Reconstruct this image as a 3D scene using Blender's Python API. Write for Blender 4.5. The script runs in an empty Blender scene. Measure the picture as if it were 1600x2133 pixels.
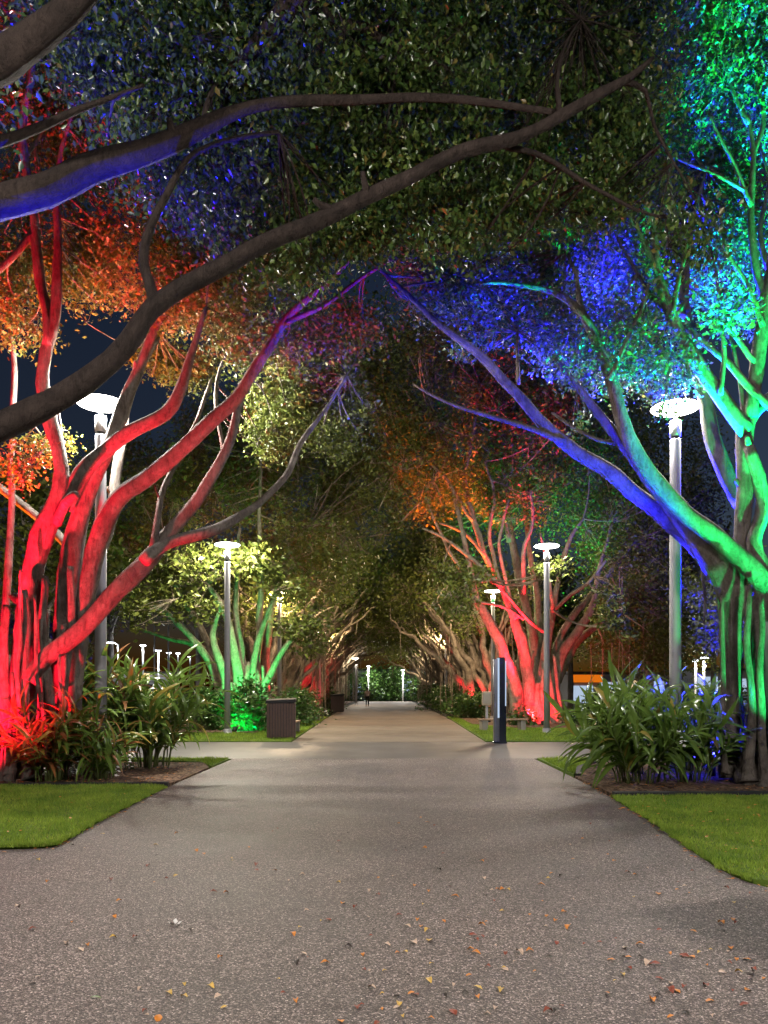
import bpy, math, random
import numpy as np
from mathutils import Vector, Matrix, Euler, noise

random.seed(7)
RNG = np.random.default_rng(7)
R = math.radians
scene = bpy.context.scene
C = scene.collection

# ------------------------------------------------------------------ camera
FPX, CX, HZ, CAMH = 1602.0, 800.0, 1435.0, 1.6     # focal length, vanishing point (photo pixels), eye height
cam_d = bpy.data.cameras.new('camera')
cam_d.sensor_fit = 'AUTO'
cam_d.sensor_width = 36.0
cam_d.lens = FPX / 2133.0 * 36.0
cam_d.shift_y = (HZ - 1066.5) / 2133.0
cam_d.clip_start = 0.1
cam_d.clip_end = 1500
cam = bpy.data.objects.new('camera', cam_d)
cam.location = (0, 0, CAMH)
cam.rotation_euler = (R(90), 0, 0)
C.objects.link(cam)
scene.camera = cam

# ------------------------------------------------------------------ night sky
world = bpy.data.worlds.new('World')
scene.world = world
world.use_nodes = True
wn = world.node_tree
wn.nodes.clear()
w_out = wn.nodes.new('ShaderNodeOutputWorld')
w_bg = wn.nodes.new('ShaderNodeBackground')
w_sky = wn.nodes.new('ShaderNodeTexSky')
w_sky.sky_type = 'NISHITA'
w_sky.sun_disc = False
w_sky.sun_elevation = R(-1.4)
w_sky.sun_rotation = R(60)
w_sky.ozone_density = 2.3
w_sky.dust_density = 0.5
w_bg.inputs['Strength'].default_value = 0.15
wn.links.new(w_sky.outputs[0], w_bg.inputs[0])
wn.links.new(w_bg.outputs[0], w_out.inputs[0])

# ------------------------------------------------------------------ exposure and render
scene.view_settings.view_transform = 'Standard'
scene.view_settings.look = 'None'
scene.view_settings.gamma = 1.0
scene.view_settings.exposure = 0.0
scene.view_settings.use_curve_mapping = False
scene.cycles.max_bounces = 2
scene.cycles.use_adaptive_sampling = True
scene.cycles.adaptive_threshold = 0.03
scene.cycles.diffuse_bounces = 1
scene.cycles.glossy_bounces = 2
scene.cycles.transmission_bounces = 1
scene.cycles.transparent_max_bounces = 6
scene.cycles.sample_clamp_indirect = 2.0
scene.cycles.sample_clamp_direct = 0.0
scene.cycles.use_denoising = True


# ================================================================== helpers
def P(x, y, Y):
    """photo pixel at depth Y (metres) -> world point"""
    return np.array([(x - CX) * Y / FPX, Y, CAMH - (y - HZ) * Y / FPX])


def G(x, y):
    """photo pixel on the ground -> world point"""
    Y = CAMH * FPX / (y - HZ)
    return np.array([(x - CX) * Y / FPX, Y, 0.0])


def tag(o, label=None, cat=None, group=None, kind=None):
    if label: o['label'] = label
    if cat: o['category'] = cat
    if group: o['group'] = group
    if kind: o['kind'] = kind
    return o


def mesh_of(name, V, F, smooth=False):
    me = bpy.data.meshes.new(name)
    V = np.asarray(V, dtype=np.float32)
    if isinstance(F, np.ndarray):
        n, k = F.shape
        me.vertices.add(len(V)); me.vertices.foreach_set('co', V.ravel())
        me.loops.add(n * k); me.loops.foreach_set('vertex_index', F.astype(np.int32).ravel())
        me.polygons.add(n); me.polygons.foreach_set('loop_start', np.arange(n, dtype=np.int32) * k)
        me.update(calc_edges=True)
    else:
        me.from_pydata(V.tolist(), [], [list(map(int, f)) for f in F])
        me.update()
    if smooth:
        me.polygons.foreach_set('use_smooth', np.ones(len(me.polygons), dtype=bool))
    return me


def obj(name, V, F, mat, parent=None, smooth=False, kind=None):
    """one mesh object; V in world coordinates"""
    V = np.asarray(V, dtype=float)
    if parent is not None:
        q = parent
        while q is not None:
            V = V - np.array(q.location)[None, :]
            q = q.parent
    me = mesh_of(name, V, F, smooth)
    if mat: me.materials.append(mat)
    o = bpy.data.objects.new(name, me)
    C.objects.link(o)
    o.parent = parent
    if kind: o['kind'] = kind
    return o


def thing(name, label, cat, loc=(0, 0, 0), group=None):
    o = bpy.data.objects.new(name, None)
    o.empty_display_size = 0.2
    o.location = loc
    C.objects.link(o)
    return tag(o, label, cat, group)


def copy_tree(o, parent=None):
    c = o.copy(); C.objects.link(c); c.parent = parent
    for ch in o.children: copy_tree(ch, c)
    return c


class MB:
    """collects simple solids into one mesh"""
    def __init__(self): self.V = []; self.F = []
    def add(self, V, F):
        b = len(self.V)
        self.V += [tuple(v) for v in V]
        self.F += [tuple(i + b for i in f) for f in F]
        return self
    def box(self, x0, x1, y0, y1, z0, z1, bev=0.0):
        if bev <= 0:
            V = [(x, y, z) for z in (z0, z1) for y in (y0, y1) for x in (x0, x1)]
            F = [(0, 2, 3, 1), (4, 5, 7, 6), (0, 1, 5, 4), (2, 6, 7, 3), (0, 4, 6, 2), (1, 3, 7, 5)]
            return self.add(V, F)
        b = bev
        def ring(z, i):
            return [(x0 + i + b, y0 + i, z), (x1 - i - b, y0 + i, z), (x1 - i, y0 + i + b, z), (x1 - i, y1 - i - b, z),
                    (x1 - i - b, y1 - i, z), (x0 + i + b, y1 - i, z), (x0 + i, y1 - i - b, z), (x0 + i, y0 + i + b, z)]
        V = ring(z0, b * .6) + ring(z0 + b, 0) + ring(z1 - b, 0) + ring(z1, b * .6)
        F = [tuple(range(7, -1, -1)), tuple(range(24, 32))]
        for k in range(3):
            for i in range(8):
                j = (i + 1) % 8
                F.append((k * 8 + i, k * 8 + j, k * 8 + 8 + j, k * 8 + 8 + i))
        return self.add(V, F)
    def lathe(self, c, prof, seg=20):
        V = []; F = []
        for (r, z) in prof:
            for i in range(seg):
                a = 2 * math.pi * i / seg
                V.append((c[0] + r * math.cos(a), c[1] + r * math.sin(a), c[2] + z))
        n = len(prof)
        for k in range(n - 1):
            for i in range(seg):
                j = (i + 1) % seg
                F.append((k * seg + i, k * seg + j, k * seg + seg + j, k * seg + seg + i))
        F.append(tuple(range(seg - 1, -1, -1)))
        F.append(tuple(range((n - 1) * seg, n * seg)))
        return self.add(V, F)
    def build(self, name, mat, parent=None, smooth=False, kind=None):
        return obj(name, self.V, self.F, mat, parent, smooth, kind)


def catmull(pts, rad, step):
    pts = np.asarray(pts, float); rad = np.asarray(rad, float)
    if len(pts) == 2:
        pts = np.array([pts[0], (pts[0] + pts[1]) / 2, pts[1]]); rad = np.array([rad[0], (rad[0] + rad[1]) / 2, rad[1]])
    A = np.vstack([2 * pts[0] - pts[1], pts, 2 * pts[-1] - pts[-2]])
    out = []; ro = []
    for i in range(len(pts) - 1):
        p0, p1, p2, p3 = A[i:i + 4]
        n = max(2, int(np.linalg.norm(p2 - p1) / step))
        for k in range(n):
            t = k / n
            out.append(0.5 * (2 * p1 + (p2 - p0) * t + (2 * p0 - 5 * p1 + 4 * p2 - p3) * t * t + (3 * p1 - p0 - 3 * p2 + p3) * t ** 3))
            ro.append(rad[i] * (1 - t) + rad[i + 1] * t)
    out.append(pts[-1]); ro.append(rad[-1])
    return np.array(out), np.array(ro)


def tube(pts, rad, seg=10, step=0.15, lump=0.10, wob=0.0, flute=0.0, seed=0.0):
    Q, r = catmull(pts, rad, step)
    n = len(Q)
    if wob > 0:
        for i in range(1, n - 1):
            v = noise.noise_vector(Vector(Q[i] * 1.3) + Vector((seed, 3.1, 7.7)))
            Q[i] += np.array(v) * wob
    T = np.gradient(Q, axis=0)
    T /= np.linalg.norm(T, axis=1)[:, None] + 1e-9
    u = np.cross(T[0], [0.31, 0.9, 0.22]); u /= np.linalg.norm(u) + 1e-9
    V = []; F = []
    ph = seed * 1.7
    for i in range(n):
        u = u - T[i] * np.dot(u, T[i]); u /= np.linalg.norm(u) + 1e-9
        w = np.cross(T[i], u)
        for k in range(seg):
            a = 2 * math.pi * k / seg
            d = u * math.cos(a) + w * math.sin(a)
            f = 1.0
            if lump > 0:
                f += lump * 1.6 * noise.noise(Vector(Q[i] * 1.1 + d * 0.9) + Vector((seed, 0, 0)))
                f += lump * 0.9 * noise.noise(Vector(Q[i] * 5.0 + d * 2.0) + Vector((0, seed, 0)))
                f += lump * 0.5 * noise.noise(Vector(Q[i] * 11.0 + d * 3.0) + Vector((seed, seed, 0)))
            if flute > 0:
                f += flute * math.sin(3 * a + ph + i * 0.05) + flute * 0.6 * math.sin(5 * a + 2 * ph - i * 0.07)
            V.append(Q[i] + d * r[i] * f)
    for i in range(n - 1):
        for k in range(seg):
            j = (k + 1) % seg
            F.append((i * seg + k, i * seg + j, i * seg + seg + j, i * seg + seg + k))
    F.append(tuple(range(seg - 1, -1, -1)))
    F.append(tuple(range((n - 1) * seg, n * seg)))
    return V, F


def rods(A, B, r0, r1, seg=3, sag=0.12, nseg=4, rng=RNG):
    """many thin curved twigs from A[i] to B[i], numpy, quads"""
    n = len(A)
    L = np.linalg.norm(B - A, axis=1)[:, None]
    mid = (A + B) / 2 + rng.normal(0, 1, (n, 3)) * L * sag + np.array([0, 0, -1]) * L * 0.05
    ts = np.linspace(0, 1, nseg + 1)
    rings = []
    D = (B - A) / (L + 1e-9)
    u = np.cross(D, np.array([0.3, 0.2, 0.93])); u /= np.linalg.norm(u, axis=1)[:, None] + 1e-9
    w = np.cross(D, u)
    for t in ts:
        c = A * (1 - t) ** 2 + 2 * mid * t * (1 - t) + B * t * t
        r = (r0 * (1 - t) + r1 * t)
        r = np.asarray(r).reshape(-1, 1) if np.ndim(r) else r
        ring = [c + (u * math.cos(2 * math.pi * k / seg) + w * math.sin(2 * math.pi * k / seg)) * r for k in range(seg)]
        rings.append(np.stack(ring, 1))
    V = np.stack(rings, 1).reshape(-1, 3)
    base = (np.arange(n) * (nseg + 1) * seg)[:, None, None]
    q = []
    for i in range(nseg):
        for k in range(seg):
            j = (k + 1) % seg
            q.append([i * seg + k, i * seg + j, i * seg + seg + j, i * seg + seg + k])
    F = (base + np.array(q)[None]).reshape(-1, 4)
    return V, F


# ================================================================== materials
def new_mat(name):
    m = bpy.data.materials.new(name); m.use_nodes = True
    nt = m.node_tree; nt.nodes.clear()
    out = nt.nodes.new('ShaderNodeOutputMaterial')
    return m, nt, out


def ramp(nt, fac, stops):
    r = nt.nodes.new('ShaderNodeValToRGB')
    cr = r.color_ramp
    while len(cr.elements) < len(stops): cr.elements.new(0.5)
    for e, (p, c) in zip(cr.elements, stops):
        e.position = p; e.color = (*c, 1)
    nt.links.new(fac, r.inputs[0])
    return r.outputs[0]


def noise_tex(nt, scale, detail=4, rough=0.6, coords=None, dist=0.0):
    t = nt.nodes.new('ShaderNodeTexNoise')
    t.inputs['Scale'].default_value = scale; t.inputs['Detail'].default_value = detail
    t.inputs['Roughness'].default_value = rough; t.inputs['Distortion'].default_value = dist
    if coords is not None: nt.links.new(coords, t.inputs['Vector'])
    return t


def mixc(nt, fac, a, b, mode='MIX'):
    m = nt.nodes.new('ShaderNodeMix'); m.data_type = 'RGBA'; m.blend_type = mode
    for sock, v in ((m.inputs[0], fac), (m.inputs[6], a), (m.inputs[7], b)):
        if isinstance(v, (int, float)): sock.default_value = v
        elif isinstance(v, tuple): sock.default_value = (*v, 1)
        else: nt.links.new(v, sock)
    return m.outputs[2]


def bump(nt, h, strength, dist, prev=None):
    b = nt.nodes.new('ShaderNodeBump')
    b.inputs['Strength'].default_value = strength; b.inputs['Distance'].default_value = dist
    nt.links.new(h, b.inputs['Height'])
    if prev is not None: nt.links.new(prev, b.inputs['Normal'])
    return b.outputs[0]


def principled(nt, out, col, rough=0.6, metal=0.0, spec=0.5, normal=None):
    p = nt.nodes.new('ShaderNodeBsdfPrincipled')
    if isinstance(col, tuple): p.inputs['Base Color'].default_value = (*col, 1)
    else: nt.links.new(col, p.inputs['Base Color'])
    if isinstance(rough, (int, float)): p.inputs['Roughness'].default_value = rough
    else: nt.links.new(rough, p.inputs['Roughness'])
    p.inputs['Metallic'].default_value = metal
    p.inputs['Specular IOR Level'].default_value = spec
    if normal is not None: nt.links.new(normal, p.inputs['Normal'])
    nt.links.new(p.outputs[0], out.inputs[0])
    return p


def world_pos(nt, scale=(1, 1, 1)):
    g = nt.nodes.new('ShaderNodeNewGeometry')
    mp = nt.nodes.new('ShaderNodeMapping')
    mp.inputs['Scale'].default_value = scale
    nt.links.new(g.outputs['Position'], mp.inputs[0])
    return mp.outputs[0]


def simple(name, col, rough=0.5, metal=0.0, spec=0.5, var=0.15, scale=6.0, bmp=0.0):
    m, nt, out = new_mat(name)
    pos = world_pos(nt)
    n = noise_tex(nt, scale, 5, 0.65, pos)
    lo = tuple(c * (1 - var) for c in col); hi = tuple(min(1, c * (1 + var)) for c in col)
    c = ramp(nt, n.outputs[0], [(0.3, lo), (0.7, hi)])
    rr = nt.nodes.new('ShaderNodeMapRange')
    rr.inputs[3].default_value = max(0.05, rough - 0.1); rr.inputs[4].default_value = min(1, rough + 0.1)
    nt.links.new(n.outputs[0], rr.inputs[0])
    nm = bump(nt, n.outputs[0], bmp, 0.02) if bmp else None
    principled(nt, out, c, rr.outputs[0], metal, spec, nm)
    return m


def emit(name, col, strength):
    m, nt, out = new_mat(name)
    e = nt.nodes.new('ShaderNodeEmission')
    e.inputs[0].default_value = (*col, 1); e.inputs[1].default_value = strength
    nt.links.new(e.outputs[0], out.inputs[0])
    m.cycles.emission_sampling = 'NONE'
    return m


def make_bark(name='fig_bark', lo=(0.10, 0.085, 0.075), mid=(0.22, 0.195, 0.175), hi=(0.38, 0.35, 0.32)):
    m, nt, out = new_mat(name)
    pos = world_pos(nt)
    st = world_pos(nt, (1.0, 1.0, 0.28))
    n1 = noise_tex(nt, 3.0, 8, 0.72, pos)
    n2 = noise_tex(nt, 13, 8, 0.75, st, 0.8)
    c = ramp(nt, n1.outputs[0], [(0.28, lo), (0.5, mid), (0.72, hi)])
    d = ramp(nt, n2.outputs[0], [(0.34, (0.22, 0.2, 0.18)), (0.52, (1, 1, 1))])
    c = mixc(nt, 0.75, c, d, 'MULTIPLY')
    v = nt.nodes.new('ShaderNodeTexVoronoi'); v.inputs['Scale'].default_value = 9
    nt.links.new(pos, v.inputs['Vector'])
    spots = ramp(nt, v.outputs['Distance'], [(0.045, (0.15, 0.13, 0.12)), (0.085, (1, 1, 1))])
    c = mixc(nt, 0.8, c, spots, 'MULTIPLY')
    nm = bump(nt, n2.outputs[0], 0.9, 0.07)
    n3 = noise_tex(nt, 45, 5, 0.7, pos)
    nm = bump(nt, n3.outputs[0], 0.6, 0.02, nm)
    principled(nt, out, c, 0.82, 0, 0.25, nm)
    return m


def make_leaf(name, lo, mid, hi, rough=0.34, spec=0.55, transl=0.25, rare=None, vlo=(0.72, 0.75, 0.7), vhi=(1.15, 1.1, 1.0), vs=0.9):
    m, nt, out = new_mat(name)
    g = nt.nodes.new('ShaderNodeNewGeometry')
    stops = [(0.0, lo), (0.5, mid), (0.93 if rare else 1.0, hi)]
    if rare: stops.append((1.0, rare))
    c = ramp(nt, g.outputs['Random Per Island'], stops)
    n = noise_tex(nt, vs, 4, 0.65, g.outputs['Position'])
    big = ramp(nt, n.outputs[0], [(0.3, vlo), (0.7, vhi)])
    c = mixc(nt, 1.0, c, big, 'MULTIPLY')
    p = principled(nt, out, c, rough, 0, spec)
    t = nt.nodes.new('ShaderNodeBsdfTranslucent')
    nt.links.new(c, t.inputs[0])
    mx = nt.nodes.new('ShaderNodeMixShader'); mx.inputs[0].default_value = transl
    nt.links.new(p.outputs[0], mx.inputs[1]); nt.links.new(t.outputs[0], mx.inputs[2])
    nt.links.new(mx.outputs[0], out.inputs[0])
    return m


def make_path():
    m, nt, out = new_mat('exposed_aggregate')
    pos = world_pos(nt)
    v = nt.nodes.new('ShaderNodeTexVoronoi'); v.inputs['Scale'].default_value = 105
    nt.links.new(pos, v.inputs['Vector'])
    sep = nt.nodes.new('ShaderNodeSeparateColor'); nt.links.new(v.outputs['Color'], sep.inputs[0])
    peb = ramp(nt, sep.outputs[0], [(0.0, (0.040, 0.033, 0.031)), (0.4, (0.105, 0.087, 0.081)), (0.8, (0.178, 0.15, 0.141)), (1.0, (0.46, 0.40, 0.38))])
    v2 = nt.nodes.new('ShaderNodeTexVoronoi'); v2.inputs['Scale'].default_value = 210
    nt.links.new(pos, v2.inputs['Vector'])
    sep2 = nt.nodes.new('ShaderNodeSeparateColor'); nt.links.new(v2.outputs['Color'], sep2.inputs[0])
    peb2 = ramp(nt, sep2.outputs[1], [(0.0, (0.3, 0.28, 0.27)), (0.75, (1.15, 1.1, 1.08)), (1.0, (2.8, 2.65, 2.55))])
    c = mixc(nt, 0.8, peb, peb2, 'MULTIPLY')
    n = noise_tex(nt, 0.55, 5, 0.6, pos)
    big = ramp(nt, n.outputs[0], [(0.32, (0.60, 0.59, 0.61)), (0.66, (1.16, 1.14, 1.12))])
    c = mixc(nt, 1.0, c, big, 'MULTIPLY')
    n2 = noise_tex(nt, 3.0, 6, 0.7, pos)
    st = ramp(nt, n2.outputs[0], [(0.30, (0.62, 0.60, 0.58)), (0.46, (1, 1, 1))])
    c = mixc(nt, 0.7, c, st, 'MULTIPLY')
    rr = nt.nodes.new('ShaderNodeMapRange'); rr.inputs[3].default_value = 0.45; rr.inputs[4].default_value = 0.8
    nt.links.new(n.outputs[0], rr.inputs[0])
    nm = bump(nt, v.outputs['Distance'], 0.6, 0.006)
    principled(nt, out, c, rr.outputs[0], 0, 0.4, nm)
    return m


def make_concrete(name, lo, hi, rough=0.6):
    m, nt, out = new_mat(name)
    pos = world_pos(nt)
    n = noise_tex(nt, 0.8, 6, 0.65, pos)
    c = ramp(nt, n.outputs[0], [(0.3, lo), (0.7, hi)])
    n2 = noise_tex(nt, 60, 4, 0.7, pos)
    sp = ramp(nt, n2.outputs[0], [(0.35, (0.7, 0.7, 0.7)), (0.65, (1.15, 1.15, 1.15))])
    c = mixc(nt, 0.8, c, sp, 'MULTIPLY')
    nm = bump(nt, n2.outputs[0], 0.25, 0.006)
    principled(nt, out, c, rough, 0, 0.4, nm)
    return m


def make_mulch():
    m, nt, out = new_mat('mulch')
    pos = world_pos(nt, (1.0, 0.55, 1.0))
    v = nt.nodes.new('ShaderNodeTexVoronoi'); v.inputs['Scale'].default_value = 22
    nt.links.new(pos, v.inputs['Vector'])
    sep = nt.nodes.new('ShaderNodeSeparateColor'); nt.links.new(v.outputs['Color'], sep.inputs[0])
    c = ramp(nt, sep.outputs[0], [(0.0, (0.05, 0.03, 0.02)), (0.5, (0.14, 0.085, 0.055)), (1.0, (0.26, 0.17, 0.11))])
    n = noise_tex(nt, 30, 5, 0.7, pos)
    nm = bump(nt, n.outputs[0], 0.8, 0.04)
    nm = bump(nt, v.outputs['Distance'], 0.6, 0.02, nm)
    principled(nt, out, c, 0.9, 0, 0.2, nm)
    return m


def make_ground(name, lo, hi, scale=4):
    m, nt, out = new_mat(name)
    pos = world_pos(nt)
    n = noise_tex(nt, scale, 8, 0.7, pos)
    c = ramp(nt, n.outputs[0], [(0.3, lo), (0.7, hi)])
    n2 = noise_tex(nt, 40, 4, 0.7, pos)
    nm = bump(nt, n2.outputs[0], 0.6, 0.03)
    principled(nt, out, c, 0.9, 0, 0.2, nm)
    return m


M = {}
M['bark'] = make_bark()
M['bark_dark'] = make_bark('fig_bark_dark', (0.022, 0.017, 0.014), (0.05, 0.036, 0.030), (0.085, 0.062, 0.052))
M['bark_mid'] = make_bark('fig_bark_brown', (0.065, 0.052, 0.044), (0.145, 0.122, 0.105), (0.25, 0.22, 0.195))
M['bark_warm'] = make_bark('fig_bark_tan', (0.13, 0.10, 0.07), (0.27, 0.22, 0.16), (0.40, 0.34, 0.26))
M['leaf'] = make_leaf('fig_leaf', (0.04, 0.085, 0.03), (0.085, 0.145, 0.045), (0.15, 0.20, 0.06), rare=(0.27, 0.19, 0.05))
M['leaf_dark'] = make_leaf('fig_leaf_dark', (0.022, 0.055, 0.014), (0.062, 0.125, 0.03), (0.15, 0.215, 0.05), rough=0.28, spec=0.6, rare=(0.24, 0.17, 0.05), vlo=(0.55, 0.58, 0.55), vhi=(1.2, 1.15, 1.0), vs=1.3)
M['leaf_far'] = make_leaf('fig_leaf_soft', (0.06, 0.085, 0.018), (0.10, 0.128, 0.026), (0.155, 0.175, 0.036), rough=0.45, spec=0.35)
M['shrub_leaf'] = make_leaf('shrub_leaf', (0.03, 0.08, 0.02), (0.06, 0.13, 0.03), (0.10, 0.18, 0.04), rough=0.3)
M['ginger'] = make_leaf('ginger_leaf', (0.085, 0.16, 0.03), (0.13, 0.225, 0.045), (0.20, 0.29, 0.06), rough=0.26, transl=0.35)
M['ginger_yel'] = make_leaf('ginger_leaf_yellow', (0.28, 0.27, 0.04), (0.33, 0.28, 0.05), (0.34, 0.22, 0.05), rough=0.32, transl=0.25)
M['ginger_red'] = make_leaf('cordyline_leaf', (0.2, 0.07, 0.03), (0.27, 0.11, 0.04), (0.3, 0.15, 0.05), rough=0.35, transl=0.2)
M['cane'] = simple('ginger_cane', (0.10, 0.13, 0.035), 0.5)
M['flower'] = simple('white_petal', (0.8, 0.77, 0.74), 0.5, var=0.05)
M['grass'] = make_leaf('grass_blade', (0.16, 0.27, 0.035), (0.25, 0.41, 0.055), (0.36, 0.54, 0.085), rough=0.55, spec=0.25, transl=0.3, rare=(0.4, 0.34, 0.12), vlo=(0.55, 0.62, 0.5), vhi=(1.3, 1.12, 1.0), vs=1.6)
M['turf'] = make_ground('turf_soil', (0.08, 0.13, 0.018), (0.13, 0.21, 0.028))
M['soil'] = make_ground('dark_soil', (0.018, 0.017, 0.012), (0.04, 0.036, 0.024))
M['mulch'] = make_mulch()
M['edging'] = simple('black_edging', (0.018, 0.018, 0.02), 0.7)
M['path'] = make_path()
M['concrete'] = make_concrete('smooth_concrete', (0.078, 0.067, 0.061), (0.125, 0.109, 0.1), 0.55)
M['warm_path'] = make_concrete('tan_concrete', (0.155, 0.122, 0.092), (0.225, 0.18, 0.138), 0.75)
M['asphalt'] = make_concrete('asphalt', (0.04, 0.04, 0.042), (0.06, 0.06, 0.062), 0.8)
M['post'] = simple('grey_steel', (0.26, 0.26, 0.28), 0.5, 0.2, var=0.08)
M['post_cap'] = simple('light_steel', (0.6, 0.6, 0.6), 0.35, 0.4, var=0.06)
M['lamp_white'] = emit('lamp_glow', (1.0, 0.95, 0.9), 14)
M['lamp_warm'] = emit('lamp_glow_warm', (1.0, 0.85, 0.65), 12)
M['black_metal'] = simple('black_metal', (0.02, 0.02, 0.022), 0.75, 0.0, 0.2)
M['brown_slat'] = simple('brown_slat', (0.055, 0.028, 0.020), 0.6, var=0.25, scale=14, bmp=0.15)
M['totem_dark'] = simple('gloss_navy', (0.012, 0.016, 0.028), 0.18, 0.2, var=0.05)
M['totem_grey'] = simple('brushed_grey', (0.16, 0.17, 0.2), 0.3, 0.8, var=0.08)
M['totem_glint'] = emit('totem_painted_glint', (0.62, 0.78, 1.0), 0.85)  # emissive colour stands in for reflections on the glossy totem
M['timber'] = simple('bench_timber', (0.24, 0.16, 0.10), 0.6, var=0.25, scale=10, bmp=0.2)
M['stone'] = simple('pale_concrete', (0.24, 0.22, 0.19), 0.75, var=0.1)
M['cream'] = simple('cream_paint', (0.30, 0.25, 0.18), 0.6, var=0.06)
M['rubber'] = simple('tyre_rubber', (0.02, 0.02, 0.02), 0.85)
M['car_white'] = simple('white_car_paint', (0.72, 0.73, 0.75), 0.25, var=0.03)
M['car_dark'] = simple('dark_car_paint', (0.05, 0.06, 0.08), 0.25, var=0.05)
M['glass'] = simple('dark_glass', (0.01, 0.012, 0.016), 0.06, 0.0, 0.8, var=0.05)
M['chrome'] = simple('alloy', (0.5, 0.5, 0.52), 0.3, 0.9, var=0.05)
M['lens'] = simple('lens_clear', (0.8, 0.8, 0.8), 0.15, var=0.03)
M['skin'] = simple('skin', (0.42, 0.26, 0.19), 0.55, var=0.05)
M['shirt'] = simple('pale_pink_shirt', (0.68, 0.50, 0.46), 0.85, var=0.08)
M['trousers'] = simple('black_trousers', (0.015, 0.015, 0.018), 0.85)
M['hair'] = simple('dark_hair', (0.02, 0.014, 0.01), 0.6)
M['wall'] = simple('pale_render', (0.55, 0.56, 0.62), 0.8, var=0.06)
M['roof'] = simple('dark_roof', (0.06, 0.06, 0.065), 0.6)

# ================================================================== ground
def sheet(name, poly, z, mat, thick=0.0, kind='structure'):
    n = len(poly)
    V = [(p[0], p[1], z) for p in poly]
    F = [tuple(range(n))]
    if thick > 0:
        V += [(p[0], p[1], z - thick) for p in poly]
        for i in range(n):
            j = (i + 1) % n
            F.append((i, i + n, j + n, j))
    o = obj(name, V, F, mat)
    o['kind'] = kind
    return o


def smooth_poly(pts, n=6):
    Q, _ = catmull(np.array([(p[0], p[1], 0) for p in pts]), np.ones(len(pts)), 0.35)
    return [(q[0], q[1]) for q in Q]


sheet('ground', [(-400, -60), (400, -60), (400, 900), (-400, 900)], -0.06, M['soil'])
# main path: exposed aggregate, opening into a plaza at the photographer's feet
path_l = smooth_poly([(-3.46, 17.7), (-3.50, 15.0), (-3.52, 12.7), (-3.45, 10.0), (-3.36, 8.4), (-3.33, 7.95), (-3.36, 7.78), (-3.52, 7.69), (-3.9, 7.66), (-4.4, 7.66)])
path_r = smooth_poly([(3.6, 5.9), (3.12, 6.15), (2.98, 6.6), (3.02, 7.4), (3.2, 9.2), (3.36, 11.6), (3.42, 14.0), (3.44, 17.7)])
sheet('path', [(-30, -14), (30, -14), (30, 5.85)] + path_r + path_l + [(-30, 7.66)], 0.0, M['path'])
sheet('cross_path', [(-40, 17.7), (40, 17.7), (40, 23.2), (-40, 23.2)], -0.004, M['concrete'])
sheet('avenue_path', [(-2.78, 23.2), (3.06, 23.2), (3.45, 40), (3.6, 60), (3.5, 98), (-3.2, 98), (-3.3, 60), (-3.1, 40)], 0.0, M['warm_path'])
sheet('car_park', [(-60, 40), (-13.5, 40), (-13.5, 130), (-60, 130)], -0.03, M['asphalt'])
sheet('plaza_paving', [(14, 48), (70, 48), (70, 140), (14, 140)], -0.03, M['concrete'])
# lawns and planting beds
lawn_l = [(-3.56, 12.55)] + [p for p in path_l if p[1] < 12.5 and p[1] > 7.6] + [(-11, 7.70), (-11, 12.5)]
lawn_l = [(p[0] - 0.03, p[1] + 0.02) for p in lawn_l]
lawn_r = [(p[0] + 0.03, p[1]) for p in path_r if 6.15 < p[1] < 11.3] + [(3.45, 11.3), (11, 11.45), (11, 6.3), (3.6, 6.25)]
sheet('lawn', lawn_l, 0.03, M['turf'], 0.1)
sheet('lawn', lawn_r, 0.03, M['turf'], 0.1)
bed_l = [(-3.62, 12.85), (-3.55, 13.6), (-3.55, 15.6), (-3.9, 16.6), (-12, 17.2), (-12, 12.8)]
bed_r = [(3.46, 11.75), (12, 11.75), (12, 17.0), (4.9, 17.0), (4.0, 15.6), (3.48, 14.0)]
sheet('garden_bed', bed_l, 0.015, M['mulch'], 0.08)
sheet('garden_bed', bed_r, 0.015, M['mulch'], 0.08)
sheet('lawn_patch', [(-3.52, 15.7), (-3.5, 17.5), (-7, 17.6), (-4.0, 16.7)], 0.02, M['turf'], 0.08)
sheet('lawn_patch', [(3.5, 14.2), (3.95, 15.6), (4.8, 17.1), (7, 17.55), (3.5, 17.55)], 0.02, M['turf'], 0.08)
sheet('lawn', [(-2.82, 23.3), (-3.15, 40), (-3.2, 44), (-13, 44), (-13, 23.3)], 0.02, M['turf'], 0.08)
sheet('lawn', [(3.10, 23.3), (13, 23.3), (13, 44), (3.55, 44), (3.48, 40)], 0.02, M['turf'], 0.08)
sheet('garden_bed', [(-4.6, 27.5), (-4.0, 34), (-3.9, 60), (-3.9, 96), (-12, 96), (-12, 28)], 0.045, M['mulch'], 0.05)
sheet('garden_bed', [(3.95, 34.5), (5.4, 31.0), (11.5, 30.6), (12, 96), (4.2, 96), (4.2, 60)], 0.045, M['mulch'], 0.05)


def strip(name, pts, w, z0, z1, mat, label):
    """a low raised edging following pts"""
    Q = [np.array(p + (0,), float) for p in pts]
    V = []; F = []
    for i, q in enumerate(Q):
        t = Q[min(i + 1, len(Q) - 1)] - Q[max(i - 1, 0)]; t /= np.linalg.norm(t)
        s = np.array([-t[1], t[0], 0]) * w / 2
        for a, z in ((-1, z0), (-1, z1), (1, z1), (1, z0)):
            V.append(q + a * s + np.array([0, 0, z]))
    n = len(Q)
    for i in range(n - 1):
        for k in range(3): F.append((i * 4 + k, i * 4 + k + 1, i * 4 + k + 5, i * 4 + k + 4))
    F += [(0, 1, 2, 3), (4 * n - 1, 4 * n - 2, 4 * n - 3, 4 * n - 4)]
    o = obj(name, V, F, mat)
    return tag(o, label, 'edging')


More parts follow.
